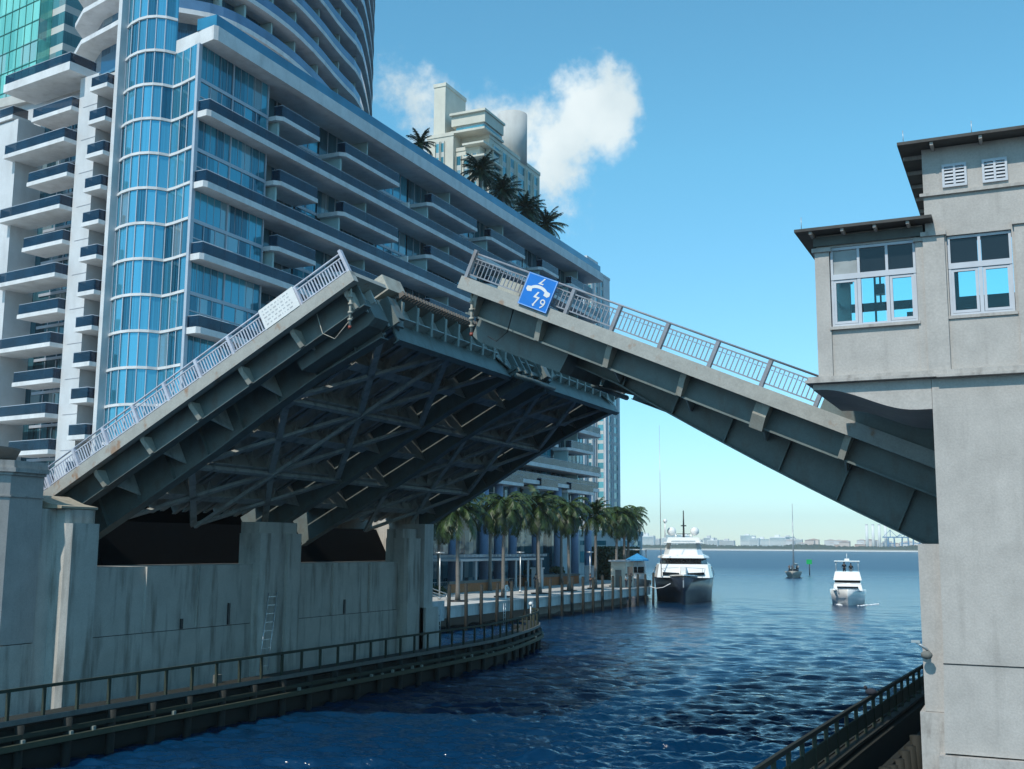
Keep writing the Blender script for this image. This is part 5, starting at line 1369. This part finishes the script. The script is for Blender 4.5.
# ------------------------------------------------------------------ world, sun, camera
wd0 = bpy.data.worlds.new('World'); sc.world = wd0; wd0.use_nodes = True
nt = wd0.node_tree; bg = nt.nodes['Background']
EL, AZ = 50.0, 189.0      # azimuth clockwise from +Y
sky = N(nt, 'ShaderNodeTexSky'); sky.sky_type = 'NISHITA'; sky.sun_disc = False
sky.sun_elevation = R(EL); sky.sun_rotation = R(AZ); sky.air_density = 1.0; sky.dust_density = .15; sky.ozone_density = 1.0; sky.altitude = 0
tc = N(nt, 'ShaderNodeTexCoord')
tint = N(nt, 'ShaderNodeMix', data_type='RGBA', blend_type='MULTIPLY'); tint.inputs[0].default_value = 1
nt.links.new(sky.outputs[0], tint.inputs[6])
sz = N(nt, 'ShaderNodeSeparateXYZ'); nt.links.new(tc.outputs['Generated'], sz.inputs[0])
nt.links.new(ramp(nt, sz.outputs[2], [(0, (.52, .68, .82)), (.12, (.49, .80, .88)), (.34, (.50, 1.0, .99))]), tint.inputs[7])
# one fair-weather cloud, defined by directions in the sky
import mathutils
YAW, PITCH, ROLL, F = 25.1, math.degrees(math.atan(161.8/1100)), .42, 1100.0
f0 = Vector((-math.sin(R(YAW)), math.cos(R(YAW)), 0)); rt = Vector((math.cos(R(YAW)), math.sin(R(YAW)), 0)); uz = Vector((0, 0, 1))
fw = f0*math.cos(R(PITCH))+uz*math.sin(R(PITCH)); upv = -f0*math.sin(R(PITCH))+uz*math.cos(R(PITCH))
Rv = rt*math.cos(R(ROLL))+upv*math.sin(R(ROLL)); Uv = -rt*math.sin(R(ROLL))+upv*math.cos(R(ROLL))
def azel(az, el): return Vector((math.sin(R(az))*math.cos(R(el)), math.cos(R(az))*math.cos(R(el)), math.sin(R(el))))
def pdir(px, py): return (fw+Rv*(px-512)/F-Uv*(py-384.5)/F).normalized()
nz = N(nt, 'ShaderNodeTexNoise'); nz.inputs['Scale'].default_value = 15; nz.inputs['Detail'].default_value = 10; nz.inputs['Roughness'].default_value = .62
nt.links.new(tc.outputs['Generated'], nz.inputs['Vector'])
def M_(op, a, b, clamp=False):
    n = N(nt, 'ShaderNodeMath', operation=op); n.use_clamp = clamp
    for i, v in enumerate((a, b)):
        if isinstance(v, (int, float)): n.inputs[i].default_value = v
        else: nt.links.new(v, n.inputs[i])
    return n.outputs[0]
acc = None
def VEC(n_, v): n_.inputs[1].default_value = v
for d_, rad, wgt in CLOUD if 'CLOUD' in globals() else [(pdir(592, 112), .052, 1.0), (pdir(560, 140), .052, .95), (pdir(620, 105), .026, .9), (pdir(520, 125), .05, .85), (pdir(470, 125), .05, .75), (pdir(425, 118), .05, .6), (pdir(560, 172), .04, .8), (pdir(395, 125), .035, .2), (pdir(500, 165), .045, .7)]:
    sb = N(nt, 'ShaderNodeVectorMath', operation='DISTANCE'); nt.links.new(tc.outputs['Generated'], sb.inputs[0]); sb.inputs[1].default_value = d_
    v = M_('MULTIPLY', M_('SUBTRACT', 1.0, M_('DIVIDE', sb.outputs['Value'], rad)), wgt)
    acc = v if acc is None else M_('MAXIMUM', acc, v)
msk = M_('ADD', acc, M_('MULTIPLY', M_('SUBTRACT', nz.outputs['Fac'], .5), 2.1))
mr = N(nt, 'ShaderNodeMapRange', interpolation_type='SMOOTHSTEP'); nt.links.new(msk, mr.inputs[0]); mr.inputs[1].default_value = .0; mr.inputs[2].default_value = .5; mr.inputs[4].default_value = .93
cm = N(nt, 'ShaderNodeMix', data_type='RGBA'); nt.links.new(mr.outputs[0], cm.inputs[0]); nt.links.new(tint.outputs[2], cm.inputs[6]); 
nz2 = N(nt, 'ShaderNodeTexNoise'); nz2.inputs['Scale'].default_value = 9; nz2.inputs['Detail'].default_value = 6
nt.links.new(tc.outputs['Generated'], nz2.inputs['Vector'])
nt.links.new(ramp(nt, nz2.outputs['Fac'], [(.35, (3.3, 3.9, 4.1)), (.62, (4.8, 5.2, 5.2))]), cm.inputs[7])
nt.links.new(cm.outputs[2], bg.inputs['Color']); bg.inputs['Strength'].default_value = .15

sun = bpy.data.lights.new('sun', 'SUN'); sun.energy = 2.8; sun.angle = R(.6); sun.color = (1, .95, .86)
so = bpy.data.objects.new('sun', sun); COL.objects.link(so)
sd = azel(AZ, EL)
so.rotation_euler = sd.to_track_quat('Z', 'Y').to_euler()
so.location = (0, -20, 80)

cam = bpy.data.cameras.new('camera'); co = bpy.data.objects.new('camera', cam); COL.objects.link(co); sc.camera = co
cam.sensor_width = 36; cam.lens = F/1024*36; cam.clip_start = .1; cam.clip_end = 30000
co.matrix_world = Matrix(((Rv.x, Uv.x, -fw.x, 0), (Rv.y, Uv.y, -fw.y, 0), (Rv.z, Uv.z, -fw.z, 7), (0, 0, 0, 1)))
vs = sc.view_settings; vs.view_transform = 'Standard'; vs.look = 'None'; vs.gamma = 1; vs.exposure = .42; vs.use_curve_mapping = False
sc.cycles.use_denoising = True
sc.cycles.sample_clamp_indirect = 3.0; sc.cycles.sample_clamp_direct = 6.0; sc.cycles.max_bounces = 7; sc.cycles.volume_bounces = 0; sc.cycles.transparent_max_bounces = 12
sc.cycles.caustics_reflective = False; sc.cycles.caustics_refractive = False
